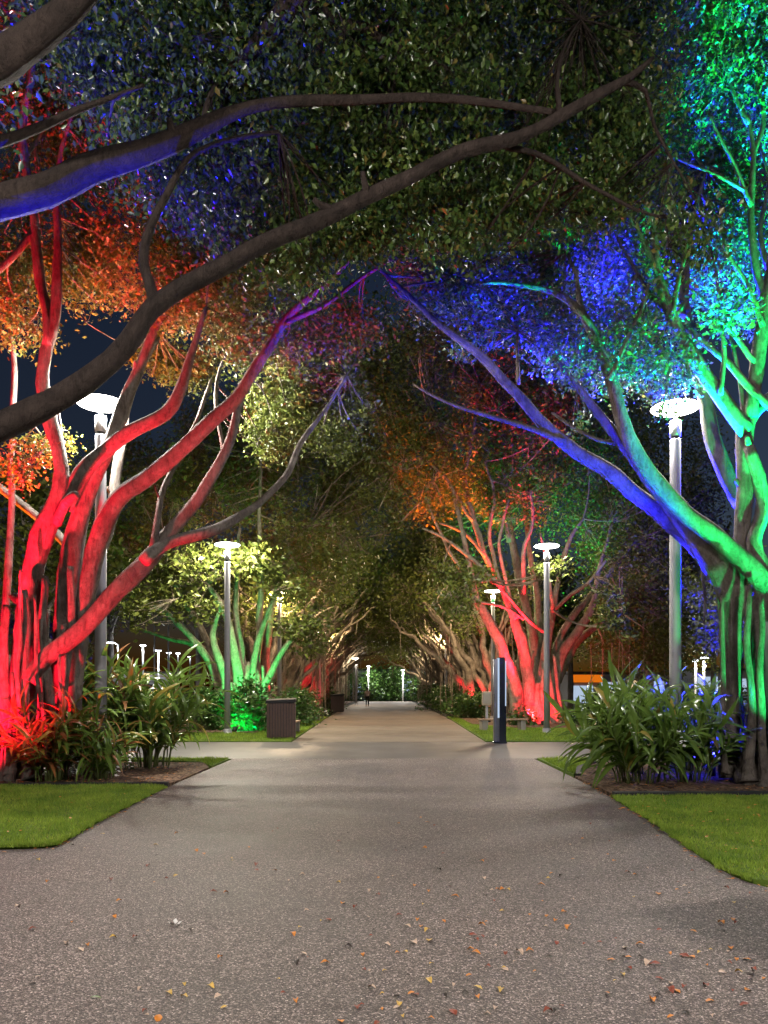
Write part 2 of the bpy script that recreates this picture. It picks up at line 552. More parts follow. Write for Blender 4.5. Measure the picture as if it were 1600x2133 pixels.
strip('bed_edging', [(-3.58, 12.78), (-4.2, 12.70), (-6, 12.67), (-11, 12.65)], 0.16, -0.02, 0.055, M['edging'],
      'black edging strip between the left lawn and the mulch bed')
strip('bed_edging', [(3.46, 11.58), (4.2, 11.60), (6, 11.62), (11, 11.6)], 0.16, -0.02, 0.05, M['edging'],
      'black edging strip between the right lawn and the mulch bed')
strip('bed_edging', [(3.55, 14.05), (3.9, 15.35), (4.5, 16.5)], 0.10, -0.02, 0.055, M['edging'],
      'short black edging strip beside the small right grass patch')


def in_poly(X, Y, poly):
    ins = np.zeros(len(X), bool)
    n = len(poly); j = n - 1
    for i in range(n):
        xi, yi = poly[i]; xj, yj = poly[j]
        c = ((yi > Y) != (yj > Y)) & (X < (xj - xi) * (Y - yi) / (yj - yi + 1e-12) + xi)
        ins ^= c; j = i
    return ins


def grass(label, poly, z, dens, h, w, xlim=None, fringe=None):
    a = np.array(poly); lo = a.min(0); hi = a.max(0)
    if xlim: lo[0] = max(lo[0], xlim[0]); hi[0] = min(hi[0], xlim[1])
    n = int(dens * (hi[0] - lo[0]) * (hi[1] - lo[1]))
    X = RNG.uniform(lo[0], hi[0], n); Y = RNG.uniform(lo[1], hi[1], n)
    k = in_poly(X, Y, poly); X = X[k]; Y = Y[k]
    if fringe is not None:
        f = np.array(fringe); m = 260 * len(f)
        i = RNG.integers(0, len(f) - 1, m); t = RNG.uniform(0, 1, m)
        q = f[i] * (1 - t[:, None]) + f[i + 1] * t[:, None]
        rag = 0.02 * np.sin(q[:, 0] * 9 + q[:, 1] * 13) + 0.015 * np.sin(q[:, 1] * 31)
        nx = np.sign(q[:, 0]) * -1.0
        X = np.concatenate([X, q[:, 0] + nx * (rag + RNG.normal(0, 0.018, m))]); Y = np.concatenate([Y, q[:, 1] + RNG.normal(0, 0.02, m)])
    n = len(X)
    az = RNG.uniform(0, 2 * np.pi, n); hh = h * RNG.uniform(0.5, 1.25, n) * (1 + 0.3 * np.sin(X * 3.1 + Y * 1.7) * np.sin(Y * 2.3 - X) + 0.2 * np.sin(X * 11 + Y * 7))
    hh = np.where(RNG.uniform(0, 1, n) < 0.015, hh * 1.9, hh)
    lean = RNG.uniform(0.1, 0.9, n) * hh; la = RNG.uniform(0, 2 * np.pi, n)
    ww = w * RNG.uniform(0.7, 1.3, n)
    b = np.stack([X, Y, np.full(n, z - 0.004)], 1)
    s = np.stack([np.cos(az), np.sin(az), np.zeros(n)], 1) * ww[:, None] / 2
    t = b + np.stack([np.cos(la) * lean, np.sin(la) * lean, hh], 1)
    V = np.stack([b - s, b + s, t], 1).reshape(-1, 3)
    F = np.arange(n * 3).reshape(-1, 3)
    o = obj('grass', V, F, M['grass'])
    return tag(o, label, 'grass', kind='stuff')


grass('clipped green grass of the lawn at the left edge', lawn_l, 0.03, 3600, 0.04, 0.009, (-7.5, 0), [p for p in path_l if 7.6 < p[1] < 12.5])
grass('clipped green grass of the lawn at the right edge', lawn_r, 0.03, 3600, 0.04, 0.009, (0, 7.5), [p for p in path_r if 6.2 < p[1] < 11.3])
grass('small grass tuft patch beside the left ginger bed', [(-3.55, 15.75), (-3.53, 17.45), (-7, 17.55), (-4.0, 16.75)], 0.02, 1500, 0.06, 0.013)
grass('small grass patch beside the right ginger bed', [(3.53, 14.3), (3.95, 15.7), (4.8, 17.15), (7, 17.5), (3.53, 17.5)], 0.02, 1500, 0.06, 0.013)
grass('mown grass behind the cross path near the bin', [(-2.85, 23.35), (-3.2, 43), (-4.1, 43), (-4.1, 34), (-4.7, 27.4), (-13, 27.9), (-13, 23.35)], 0.02, 420, 0.06, 0.022)
grass('mown grass behind the cross path near the totem', [(3.15, 23.35), (13, 23.35), (13, 30.5), (5.3, 30.9), (3.9, 34.4), (4.1, 43), (3.6, 43)], 0.02, 420, 0.06, 0.022)


# ================================================================== lamps
def point_light(parent, loc, col, power, radius=0.15):
    d = bpy.data.lights.new('lamp_light', 'POINT')
    d.color = col; d.energy = power; d.shadow_soft_size = radius
    o = bpy.data.objects.new('lamp_light', d); C.objects.link(o)
    o.parent = parent
    o.location = np.array(loc) - np.array(parent.location)
    return o


def lamp_post(x, y, h, label, col=(1.0, 0.93, 0.84), power=900, glow='lamp_white', r=0.11, ringr=0.45, up=150, side=None):
    t = thing('lamp_post', label, 'lamp post', (x, y, 0), 'ring-headed lamp posts along the avenue')
    MB().lathe((x, y, 0), [(0.2, 0), (0.2, 0.02), (0.17, 0.03), (r * 1.35, 0.035), (r * 1.35, 0.16), (r * 1.15, 0.18)], 20).build('base_plate', M['post'], t, True)
    MB().lathe((x, y, 0), [(r, 0.15), (r * 0.98, 2.0), (r * 0.9, h - 0.62), (r * 0.9, h - 0.60)], 20).build('pole', M['post'], t, True)
    MB().lathe((x, y, 0), [(r * 0.7, h - 0.62), (r * 0.7, h - 0.54)], 16).build('neck_gap', M['black_metal'], t)
    MB().lathe((x, y, 0), [(r * 0.95, h - 0.54), (r * 0.95, h - 0.26), (r * 0.8, h - 0.24)], 20).build('collar', M['post_cap'], t, True)
    MB().lathe((x, y, 0), [(0.035, h - 0.25), (0.03, h + 0.02)], 10).build('stem', M['post_cap'], t, True)
    # glowing ring
    seg, sg = 36, 8
    V = []; F = []
    for i in range(seg):
        a = 2 * math.pi * i / seg
        for k in range(sg):
            b = 2 * math.pi * k / sg
            rr = ringr - 0.11 + 0.11 * math.cos(b)
            V.append((x + rr * math.cos(a), y + rr * math.sin(a), h + 0.035 * math.sin(b)))
    for i in range(seg):
        for k in range(sg):
            F.append((i * sg + k, ((i + 1) % seg) * sg + k, ((i + 1) % seg) * sg + (k + 1) % sg, i * sg + (k + 1) % sg))
    obj('lamp_ring', V, F, M[glow], t, True)
    for i in range(4):
        a = math.pi / 4 + i * math.pi / 2
        tb = tube([(x, y, h), (x + (ringr - .2) * math.cos(a), y + (ringr - .2) * math.sin(a), h)], [0.015, 0.015], 6, 0.3, 0)
        obj('spoke', tb[0], tb[1], M['post_cap'], t)
    MB().lathe((x, y, 0), [(ringr - .1, h - .03), (ringr - .1, h + .01)], 32).build('diffuser', M[glow], t)
    for sx in (-1, 1): point_light(t, (x + sx * (ringr - .12), y, h - 0.13), col, power / 2, 0.09)
    if up: point_light(t, (x, y, h + 0.12), col, up, 0.12)
    if side:
        # added beam, not a part of the head, brightens the crown beside it
        l = bpy.data.lights.new('lamp_light', 'SPOT'); l.color = col; l.energy = side[1]; l.spot_size = R(75); l.spot_blend = 0.8; l.shadow_soft_size = 0.1
        o = bpy.data.objects.new('lamp_light', l); C.objects.link(o); o.parent = t
        d = Vector(side[0]) - Vector((x, y, h + .06)); d.normalize()
        o.location = Vector((0, 0, h + .06)) + d * .55
        o.rotation_euler = (-d).to_track_quat('Z', 'Y').to_euler()
    return t


lamp_post(-5.34, 14.5, 6.98, 'tall grey lamp post rising behind the red-lit fig limbs', power=2800, up=250, side=(P(620, 830, 15.5), 5200))
lamp_post(5.53, 14.6, 6.93, 'tall grey lamp post beside the green and blue lit fig', power=1300, up=0)
lamp_post(-5.58, 27.4, 6.73, 'grey lamp post standing in grass left of the slatted bin', (1.0, 0.93, 0.72), 3000, up=0)
lamp_post(5.86, 27.7, 6.74, 'grey lamp post on the lawn in front of the red-lit fig', (1.0, 0.93, 0.8), 1300, up=0)
lamp_post(5.74, 40.5, 6.74, 'lamp post half hidden behind the dark totem and leaves', (1.0, 0.72, 0.45), 2300, up=0)
lamp_post(-5.5, 40.5, 6.7, 'lamp post buried in foliage behind the green-lit fig', (1.0, 0.72, 0.44), 2900, 'lamp_warm', up=0)
lamp_post(4.6, 57.0, 5.6, 'lamp post deep in the avenue on its right side', (1.0, 0.72, 0.44), 1900, 'lamp_warm', up=0)
lamp_post(-4.6, 55.0, 5.6, 'lamp post deep in the avenue behind the second bin', (1.0, 0.70, 0.42), 2400, 'lamp_warm', up=0)
lamp_post(-2.75, 76.0, 4.6, 'small far lamp post at the path edge behind the walker', (1.0, 0.85, 0.65), 1300, 'lamp_warm', up=0)
lamp_post(5.2, 80.0, 5.6, 'farthest lamp post on the right under the leaf tunnel', (1.0, 0.8, 0.55), 1300, 'lamp_warm', up=0)
# the row goes on behind the photographer
lamp_post(-5.3, 0.6, 6.9, 'lamp post of the row behind the photographer, left side', (1.0, 0.92, 0.85), 2350, up=0)
lamp_post(5.4, 0.6, 6.9, 'lamp post of the row behind the photographer, right side', (1.0, 0.92, 0.85), 2350, up=0)

FLOOD_N = 0
def flood(loc, target, col, power, angle, label, blend=0.6, size=0.06):
    loc = np.array(loc, float); target = np.array(target, float)
    t = thing('floodlight', label, 'floodlight', tuple(loc), 'coloured garden floodlights under the figs')
    d = target - loc; d /= np.linalg.norm(d)
    # stake and yoke
    MB().lathe((loc[0], loc[1], 0), [(0.02, -0.02), (0.02, max(0.05, loc[2] - 0.05))], 8).build('stake', M['black_metal'], t)
    seg = 16
    q = Vector(d).to_track_quat('Z', 'Y')
    def ringpts(r, h): return [np.array(q @ Vector((r * math.cos(2 * math.pi * i / seg), r * math.sin(2 * math.pi * i / seg), h))) + loc for i in range(seg)]
    prof = [(0.05, -0.16), (0.075, -0.13), (0.08, -0.03), (0.09, 0.0), (0.09, 0.03), (0.078, 0.03), (0.07, 0.005)]
    V = []; F = []
    for r_, h_ in prof: V += ringpts(r_, h_)
    for k in range(len(prof) - 1):
        for i in range(seg):
            j = (i + 1) % seg; F.append((k * seg + i, k * seg + j, k * seg + seg + j, k * seg + seg + i))
    F.append(tuple(range(seg - 1, -1, -1)))
    obj('housing', V, F, M['black_metal'], t, True)
    key = 'lens_%d%d%d' % tuple(int(c * 99) for c in col)
    if key not in M: M[key] = emit(key, tuple(min(1, c * 1.0) for c in col), 6)
    obj('lens', ringpts(0.07, 0.006), [tuple(range(seg))], M[key], t)
    l = bpy.data.lights.new('flood_beam', 'SPOT')
    l.color = col; l.energy = power; l.spot_size = R(angle); l.spot_blend = blend; l.shadow_soft_size = size
    o = bpy.data.objects.new('flood_beam', l); C.objects.link(o)
    o.parent = t
    o.location = d * 0.05
    o.rotation_euler = Vector(-d).to_track_quat('Z', 'Y').to_euler()
    return t


RED = (1.0, 0.008, 0.035); ORANGE = (1.0, 0.17, 0.004); BLUE = (0.008, 0.006, 1.0); GREEN = (0.0, 1.0, 0.19); TEAL = (0.02, 0.55, 1.0)


# ================================================================== trees
def leaf_cloud(centers, n_per, spread, size, droop=0.55, flat=0.75, rng=RNG):
    """many small folded leaves around twig-end centers -> V, F (triangles)"""
    n = len(centers) * n_per
    c = np.repeat(centers, n_per, 0)
    off = rng.normal(0, 1, (n, 3)) * spread * np.array([1, 1, flat])
    p = c + off
    az = rng.uniform(0, 2 * np.pi, n)
    dz = -droop + rng.normal(0, 0.45, n)
    d = np.stack([np.cos(az), np.sin(az), dz], 1); d /= np.linalg.norm(d, axis=1)[:, None]
    rnd = rng.normal(0, 1, (n, 3)) + np.array([0, 0, 0.8])
    s = np.cross(d, rnd); s /= np.linalg.norm(s, axis=1)[:, None] + 1e-9
    nn = np.cross(s, d)
    L = (size * rng.uniform(0.5, 1.4, n))[:, None]
    W = L * rng.uniform(0.2, 0.32, n)[:, None]
    fold = L * 0.07
    a = p - d * L * 0.5
    t = p + d * L * 0.5 - nn * L * 0.06
    l = p - d * L * 0.06 - s * W + nn * fold
    r = p - d * L * 0.06 + s * W + nn * fold
    V = np.stack([a, r, t, l], 1).reshape(-1, 3)
    b = (np.arange(n) * 4)[:, None, None]
    F = (b + np.array([[0, 1, 2], [0, 2, 3]])[None]).reshape(-1, 3)
    return V, F


class Tree:
    def __init__(self, label, loc, group=None, bark='bark', leaf='leaf', name='fig_tree', cat='tree'):
        self.t = thing(name, label, cat, loc, group)
        self.loc = np.array(loc, float); self.samples = []; self.bark = M[bark]; self.leafm = M[leaf]; self.n = 0
        self.clusters = []
    def limb_w(self, pts, rad, seg=11, step=0.16, lump=0.10, wob=0.03, flute=0.04, name='limb', sample=True):
        self.n += 1
        V, F = tube(pts, rad, seg, step, lump, wob, flute, self.n * 3.7 + self.loc[0])
        obj(name, V, F, self.bark, self.t, True)
        if sample:
            Q, r = catmull(pts, rad, 0.4)
            self.samples.append(np.hstack([Q, r[:, None]]))
    def limb(self, Y0, Y1, pts, **kw):
        """pts: (x, y, diameter) in photo pixels, depth going from Y0 to Y1"""
        n = len(pts); W = []; rr = []
        for i, (x, y, d) in enumerate(pts):
            Y = Y0 + (Y1 - Y0) * i / (n - 1)
            W.append(P(x, y, Y)); rr.append(d / 2 * 0.9 * Y / FPX)
        self.limb_w(W, rr, **kw)
    def trunk(self, r0, r1, h, seg=56, flutes=9, amp=0.22, flare=0.9):
        V = []; F = []; rings = 26
        ph = [random.uniform(0, 6.28) for _ in range(flutes)]
        for i in range(rings + 1):
            z = -0.05 + (h + 0.05) * i / rings
            f = i / rings
            r = r0 * (1 - f) + r1 * f + r0 * flare * math.exp(-z * 2.6)
            for k in range(seg):
                a = 2 * math.pi * k / seg
                m = 0
                for q in range(flutes):
                    m += math.exp(-((((a - ph[q] + f * 0.5 * math.sin(q) + math.pi) % (2 * math.pi)) - math.pi) ** 2) / 0.02)
                rr = r * (0.86 + amp * min(m, 1.3) * (1 + 1.2 * math.exp(-z * 2)) + 0.12 * noise.noise(Vector((math.cos(a) * 1.5, math.sin(a) * 1.5, z * 0.7 + self.loc[0]))))
                V.append((self.loc[0] + rr * math.cos(a), self.loc[1] + rr * math.sin(a), z))
        for i in range(rings):
            for k in range(seg):
                j = (k + 1) % seg
                F.append((i * seg + k, i * seg + j, i * seg + seg + j, i * seg + seg + k))
        F.append(tuple(range(rings * seg, rings * seg + seg)))
        obj('trunk', V, F, self.bark, self.t, True)
    def root_stems(self, n, R0, h0, h1, r0, r1, a0=0, a1=6.283, inward=0.75):
        for i in range(n):
            a = a0 + (a1 - a0) * (i + random.uniform(-.3, .3)) / n
            h = random.uniform(h0, h1); rb = random.uniform(r0, r1)
            rr = R0 * random.uniform(0.85, 1.2)
            b = self.loc + np.array([rr * math.cos(a), rr * math.sin(a), -0.05])
            tw = random.uniform(-0.35, 0.35)
            top = self.loc + np.array([rr * inward * math.cos(a + tw), rr * inward * math.sin(a + tw), h])
            m1 = b * 0.65 + top * 0.35 + RNG.normal(0, 0.05, 3) ; m2 = b * 0.3 + top * 0.7 + RNG.normal(0, 0.06, 3)
            flare = self.loc * 0 + np.array([0.14 * math.cos(a), 0.14 * math.sin(a), 0])
            self.limb_w([b + flare, b * 0.9 + top * 0.1, m1, m2, top], [rb * 1.7, rb * 1.15, rb, rb * 0.95, rb * 0.7], seg=9, name='aerial_root', sample=False, wob=0.05)
    def stubs(self, n, seed):
        rs = random.Random(seed)
        big = [q for S in self.samples for q in S if 0.05 < q[3] < 0.3 and q[2] > 1.5]
        for q in rs.sample(big, min(n, len(big))):
            d = np.array([rs.uniform(-1, 1), -rs.uniform(0.1, 1), rs.uniform(-.3, .8)]); d /= np.linalg.norm(d)
            r = q[3] * rs.uniform(.25, .5); L = q[3] + rs.uniform(.06, .2)
            c = q[:3]
            V, F = tube([c, c + d * L * .7, c + d * L + np.array([0, 0, .03])], [r * 1.5, r, r * .7], 8, 0.08, 0.15, 0, 0, q[0])
            obj('stub', V, F, self.bark, self.t, True)
    def hanging_roots(self, pts, r=0.012):
        A = np.array([p[0] for p in pts]); B = np.array([p[1] for p in pts])
        V, F = rods(A, B, r, r * 0.6, 4, 0.02, 5)
        obj('hanging_roots', V, F, self.bark, self.t, True, 'stuff')
    def blob(self, x, y, Y, rx, ry, rY, cov=2.4, leaf=0.09, per=34, spread=None, droop=0.55, low=0.25):
        """foliage mass centred at a photo pixel; rx, ry in pixels, rY in metres"""
        c = P(x, y, Y); s = Y / FPX
        self.blob_w(c, (rx * s, rY, ry * s), cov, leaf, per, spread, droop, low)
    def blob_w(self, c, r, cov=2.4, leaf=0.09, per=34, spread=None, droop=0.55, low=0.25):
        area = math.pi * r[0] * r[2]
        n = max(3, int(cov * area / (0.17 * leaf * leaf) / per))
        u = RNG.normal(0, 1, (n, 3)); u /= np.linalg.norm(u, axis=1)[:, None]
        u *= (RNG.uniform(0, 1, n) ** 0.42)[:, None]
        cen = np.array(c) + u * np.array(r)
        # broken outline: push clusters by low-frequency noise
        for i in range(n):
            v = noise.noise_vector(Vector(cen[i] * 0.55))
            cen[i] += np.array(v) * 0.55 * min(r[0], r[2], 1.2)
        spread = spread or leaf * 2.6
        self.clusters.append((cen, per, spread, leaf, droop))
    def finish(self, twig=0.012, maxlen=3.2):
        VV = []; FF = []; b = 0
        allc = []
        for cen, per, spread, leaf, droop in self.clusters:
            V, F = leaf_cloud(cen, per, spread, leaf, droop)
            VV.append(V); FF.append(F + b); b += len(V); allc.append(cen)
        if VV:
            obj('crown', np.vstack(VV), np.vstack(FF), self.leafm, self.t, False, 'stuff')
        if self.samples and allc:
            S = np.vstack(self.samples); cen = np.vstack(allc)
            # boughs: hierarchical - clusters join to a bough node, boughs join to the limb
            k = max(4, len(cen) // 9)
            nodes = cen[RNG.choice(len(cen), k, replace=False)] + RNG.normal(0, 0.1, (k, 3))
            def nearest(A, B):
                out = np.zeros(len(A), int); dd = np.zeros(len(A))
                for i0 in range(0, len(A), 512):
                    D = np.linalg.norm(A[i0:i0 + 512, None] - B[None], axis=2)
                    j = D.argmin(1); out[i0:i0 + 512] = j; dd[i0:i0 + 512] = D[np.arange(len(j)), j]
                return out, dd
            j, dj = nearest(nodes, S[:, :3] - np.array([0, 0, 0.4]))
            ok = dj < maxlen
            V1, F1 = rods(S[j[ok], :3], nodes[ok], np.minimum(S[j[ok], 3] * 0.6, twig * 2.2), twig * 0.9, 5, 0.10, 6)
            j2, d2 = nearest(cen, nodes)
            ok2 = (d2 > 0.05) & (d2 < 2.0)
            V2, F2 = rods(nodes[j2[ok2]], cen[ok2], twig * 0.8, twig * 0.3, 3, 0.14, 4)
            obj('twigs', np.vstack([V1, V2]), np.vstack([F1, F2 + len(V1)]), self.bark, self.t, True, 'stuff')


# ---- overhanging fig whose trunk stands left of the frame; its limbs cross the top of the view
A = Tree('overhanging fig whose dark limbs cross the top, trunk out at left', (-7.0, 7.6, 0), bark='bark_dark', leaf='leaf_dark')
A.trunk(0.62, 0.5, 3.4)
A.root_stems(9, 0.72, 2.0, 3.2, 0.06, 0.12)
A.limb(7.6, 8.6, [(-660, 1000, 120), (-330, 640, 105), (-160, 480, 88), (0, 418, 76), (90, 392, 72), (180, 350, 62), (300, 315, 52), (420, 268, 40), (500, 230, 28), (600, 212, 24), (760, 208, 20), (930, 203, 18), (1080, 222, 14), (1190, 243, 10)], seg=14, lump=0.12)
A.limb(7.6, 8.5, [(-670, 1120, 110), (-330, 1000, 95), (-140, 940, 78), (0, 890, 66), (110, 838, 54), (200, 776, 48), (262, 722, 48), (318, 645, 44), (400, 585, 42), (480, 545, 40), (560, 500, 38), (700, 442, 34), (830, 378, 32), (950, 322, 29), (1070, 288, 27), (1180, 236, 26), (1260, 190, 22), (1312, 158, 16), (1360, 120, 9)], seg=14, lump=0.12)
A.limb(7.95, 8.6, [(325, 645, 30), (305, 580, 24), (298, 540, 22), (315, 470, 19), (350, 395, 16), (390, 335, 13), (470, 295, 12), (580, 275, 9)])
A.limb(7.2, 6.3, [(-700, 760, 120), (-300, 380, 105), (-120, 190, 92), (0, 122, 84), (90, 62, 66), (180, -25, 52), (300, -200, 36)], seg=14)
A.limb(7.6, 9.0, [(-680, 650, 110), (-200, -100, 95), (300, -300, 85), (560, -240, 72), (650, -60, 60), (600, 20, 52), (545, 85, 40), (500, 140, 26), (470, 190, 10)], seg=14)
A.limb(8.9, 9.3, [(640, -30, 36), (690, 40, 26), (740, 55, 20), (800, 82, 16), (870, 120, 10)])
A.limb(7.2, 8.0, [(-300, 420, 40), (-120, 330, 30), (0, 296, 24), (80, 270, 20), (180, 222, 14), (300, 178, 8)])
A.limb(8.4, 9.6, [(1040, 300, 16), (1120, 320, 12), (1220, 380, 9), (1330, 440, 7), (1440, 470, 6)])
A.limb(8.45, 9.0, [(1165, 235, 14), (1160, 170, 10), (1175, 100, 7), (1210, 40, 5)])
A.limb(8.5, 9.4, [(1300, 170, 14), (1345, 190, 10), (1360, 260, 7), (1400, 340, 6), (1450, 420, 5)])
A.stubs(6, 8)
A.limb(8.4, 8.9, [(420, 268, 16), (440, 200, 12), (490, 120, 9), (560, 40, 6)])
for b in [(230, 70, 8.6, 190, 90, 1.2), (520, 80, 9.2, 230, 110, 1.5), (820, 70, 9.8, 230, 120, 1.5), (1120, 80, 10.2, 230, 130, 1.5),
          (1330, 130, 10.6, 105, 140, 1.2), (300, 210, 9.0, 200, 90, 1.2), (560, 260, 9.5, 200, 110, 1.4), (850, 270, 10.0, 220, 120, 1.4),
          (1150, 290, 10.4, 210, 120, 1.4), (1330, 330, 10.4, 90, 90, 0.9), (480, 420, 9.7, 150, 90, 1.2), (740, 420, 10.0, 180, 95, 1.2),
          (1000, 420, 10.2, 150, 90, 1.0), (650, 530, 10.2, 110, 60, 0.8), (520, 530, 10.3, 70, 40, 0.6), (960, 500, 9.9, 90, 45, 0.6), (320, 370, 9.2, 110, 60, 0.9),
          (1110, 420, 10.0, 80, 60, 0.6), (1240, 400, 10.0, 80, 60, 0.6), (780, 500, 10.2, 80, 40, 0.6)]:
    A.blob(*b, cov=2.7, leaf=0.078, per=40, spread=0.14, droop=0.9)
for b in [(1455, 510, 9.4, 75, 85, 0.5), (1400, 430, 9.6, 50, 45, 0.4)]:
    A.blob(*b, cov=1.2, leaf=0.085, per=20, spread=0.16, droop=1.1)
for b in [(300, -200, 8.5, 500, 150, 2.5), (1000, -220, 10, 500, 160, 2.5), (-300, 100, 8, 300, 250, 1.5)]:
    A.blob(*b, cov=0.8, leaf=0.1, per=26, spread=0.3)
A.finish(twig=0.007)

# ---- red-lit fig at the left
B = Tree('big fig at left with trunk and limbs floodlit red', (-6.75, 14.3, 0), leaf='leaf_far', bark='bark_mid')
B.trunk(0.40, 0.30, 1.8, amp=0.3, flare=0.8)
B.root_stems(18, 0.72, 1.8, 3.4, 0.05, 0.12)
B.limb(13.7, 13.6, [(30, 1600, 58), (40, 1480, 58), (50, 1340, 55), (62, 1260, 53), (70, 1180, 51), (85, 1115, 51), (113, 1058, 42), (128, 1000, 37), (120, 930, 33), (106, 880, 34), (90, 800, 30), (96, 730, 28), (117, 650, 26), (120, 550, 22), (118, 450, 17), (125, 330, 11), (160, 200, 7)], lump=0.2, seg=14)
B.limb(13.6, 13.4, [(98, 720, 25), (98, 650, 23), (84, 590, 23), (74, 500, 22), (70, 440, 19), (50, 330, 19), (46, 250, 17), (68, 140, 15), (60, 20, 10)], lump=0.16)
B.limb(13.5, 13.2, [(75, 480, 17), (40, 520, 15), (-10, 570, 15), (-90, 640, 11)])
B.limb(13.5, 13.8, [(48, 250, 10), (20, 180, 7), (-10, 120, 5)])
B.limb(13.5, 13.9, [(52, 330, 10), (90, 270, 7), (110, 170, 5)])
B.limb(14.0, 14.3, [(120, 1560, 45), (128, 1380, 48), (142, 1200, 52), (165, 1080, 43), (202, 985, 34), (238, 900, 34), (266, 820, 28), (298, 745, 23), (335, 660, 19), (400, 540, 13), (440, 450, 7)], seg=14)
B.limb(13.8, 13.3, [(135, 1060, 38), (170, 985, 37), (215, 942, 33), (270, 900, 32), (345, 862, 29), (380, 800, 25), (405, 720, 15), (430, 640, 9)], seg=12)
B.limb(13.9, 13.2, [(150, 1540, 32), (165, 1340, 38), (192, 1180, 43), (215, 1095, 46), (250, 1035, 40), (300, 998, 35), (370, 940, 34), (430, 888, 34), (490, 828, 29), (550, 740, 25), (600, 662, 19), (680, 590, 12), (752, 512, 7)], seg=13)
B.limb(13.3, 13.6, [(595, 672, 13), (690, 625, 10), (760, 575, 8), (828, 532, 5)])
B.limb(13.2, 14.4, [(60, 1420, 38), (95, 1372, 40), (170, 1310, 42), (258, 1215, 42), (312, 1160, 40), (360, 1100, 32), (418, 1030, 27), (460, 960, 24), (485, 900, 22), (502, 830, 17), (545, 755, 11), (590, 690, 7)], seg=13)
B.limb(12.7, 14.9, [(300, 1170, 28), (350, 1132, 26), (450, 1102, 24), (492, 1080, 22), (550, 1038, 16), (600, 982, 15), (632, 915, 13), (685, 845, 9), (722, 780, 6)])
B.limb(13.4, 14.8, [(318, 1140, 18), (330, 1070, 15), (342, 1015, 15), (375, 950, 13), (408, 880, 9), (440, 790, 6)])
B.limb(14.0, 15.0, [(470, 945, 11), (455, 880, 10), (450, 800, 8), (475, 720, 6)])
B.limb(14.6, 15.2, [(175, 1250, 32), (232, 1080, 27), (240, 1000, 23), (256, 900, 22), (275, 800, 15), (330, 700, 10)])
B.limb(14.8, 15.5, [(190, 1190, 23), (110, 1105, 22), (40, 1045, 19), (-60, 980, 16), (-200, 900, 15)])
B.limb(14.5, 15.2, [(60, 870, 15), (170, 810, 15), (230, 760, 13), (330, 690, 9)])
B.limb(14.3, 14.5, [(10, 1300, 19), (22, 1100, 16), (24, 950, 14), (30, 800, 13), (20, 650, 9)])
B.limb(13.6, 13.1, [(118, 1090, 23), (135, 1050, 22), (158, 1030, 19)], sample=False)
for x, y0, y1, d, Y in [(-12, 1330, 1600, 26, 13.5), (14, 1260, 1610, 22, 13.3), (34, 1300, 1612, 16, 13.2), (58, 1230, 1606, 24, 13.25), (78, 1290, 1600, 14, 13.3), (100, 1200, 1596, 22, 13.4), (118, 1300, 1590, 16, 13.5), (138, 1180, 1580, 20, 13.6), (44, 1180, 1500, 9, 13.1), (88, 1240, 1560, 9, 13.15), (20, 1400, 1600, 10, 13.15), (110, 1360, 1590, 9, 13.3)]:
    k = random.uniform(-16, 16)
    B.limb(Y, Y - 0.05, [(x + k, y0, d * .7), (x + k * .6 + random.uniform(-8, 8), y0 + (y1 - y0) * .33, d * .95), (x + random.uniform(-8, 8), y0 + (y1 - y0) * .66, d), (x - k * .5, y1 - 8, d * 1.25), (x - k, y1 + 14, d * 2.0)], seg=9, name='aerial_root', sample=False, wob=0.04, flute=0.1)
B.stubs(14, 3)
for b in [(25, 560, 14.5, 60, 110, 0.8), (185, 520, 14.8, 100, 70, 0.8), (215, 600, 14.6, 80, 50, 0.6), (50, 650, 14.2, 60, 60, 0.6), (110, 560, 15.2, 90, 60, 0.7)]:
    B.blob(*b, cov=2.1, leaf=0.085, per=30, spread=0.17)
for b in [(70, 950, 14.0, 60, 36, 0.5), (30, 990, 13.8, 34, 40, 0.4), (130, 930, 14.5, 40, 26, 0.4)]:
    B.blob(*b, cov=1.4, leaf=0.085, per=24, spread=0.16)
for b in [(330, 480, 14.5, 110, 90, 1.0), (420, 620, 14.4, 150, 80, 1.1), (530, 600, 14.6, 140, 90, 1.2), (660, 700, 14.6, 130, 70, 1.0), (520, 720, 13.9, 90, 60, 0.8)]:
    B.blob(*b, cov=2.6, leaf=0.085, per=32, spread=0.19)
for b in [(390, 765, 16.6, 80, 44, 0.5), (590, 840, 15.5, 80, 52, 0.5), (560, 905, 15.3, 56, 44, 0.45), (690, 930, 15.2, 56, 38, 0.4), (690, 830, 15.8, 80, 56, 0.5), (330, 735, 16.6, 50, 30, 0.4), (610, 740, 15.9, 110, 50, 0.5)]:
    B.blob(*b, cov=2.9, leaf=0.09, per=32, spread=0.17)
for b in [(90, 230, 14.2, 110, 130, 1.0), (0, 60, 14.0, 110, 100, 1.0), (30, 400, 14.4, 80, 60, 0.8), (230, 330, 14.6, 110, 80, 0.9)]:
    B.blob(*b, cov=2.1, leaf=0.085, per=30, spread=0.17)
B.finish(twig=0.008, maxlen=1.8)

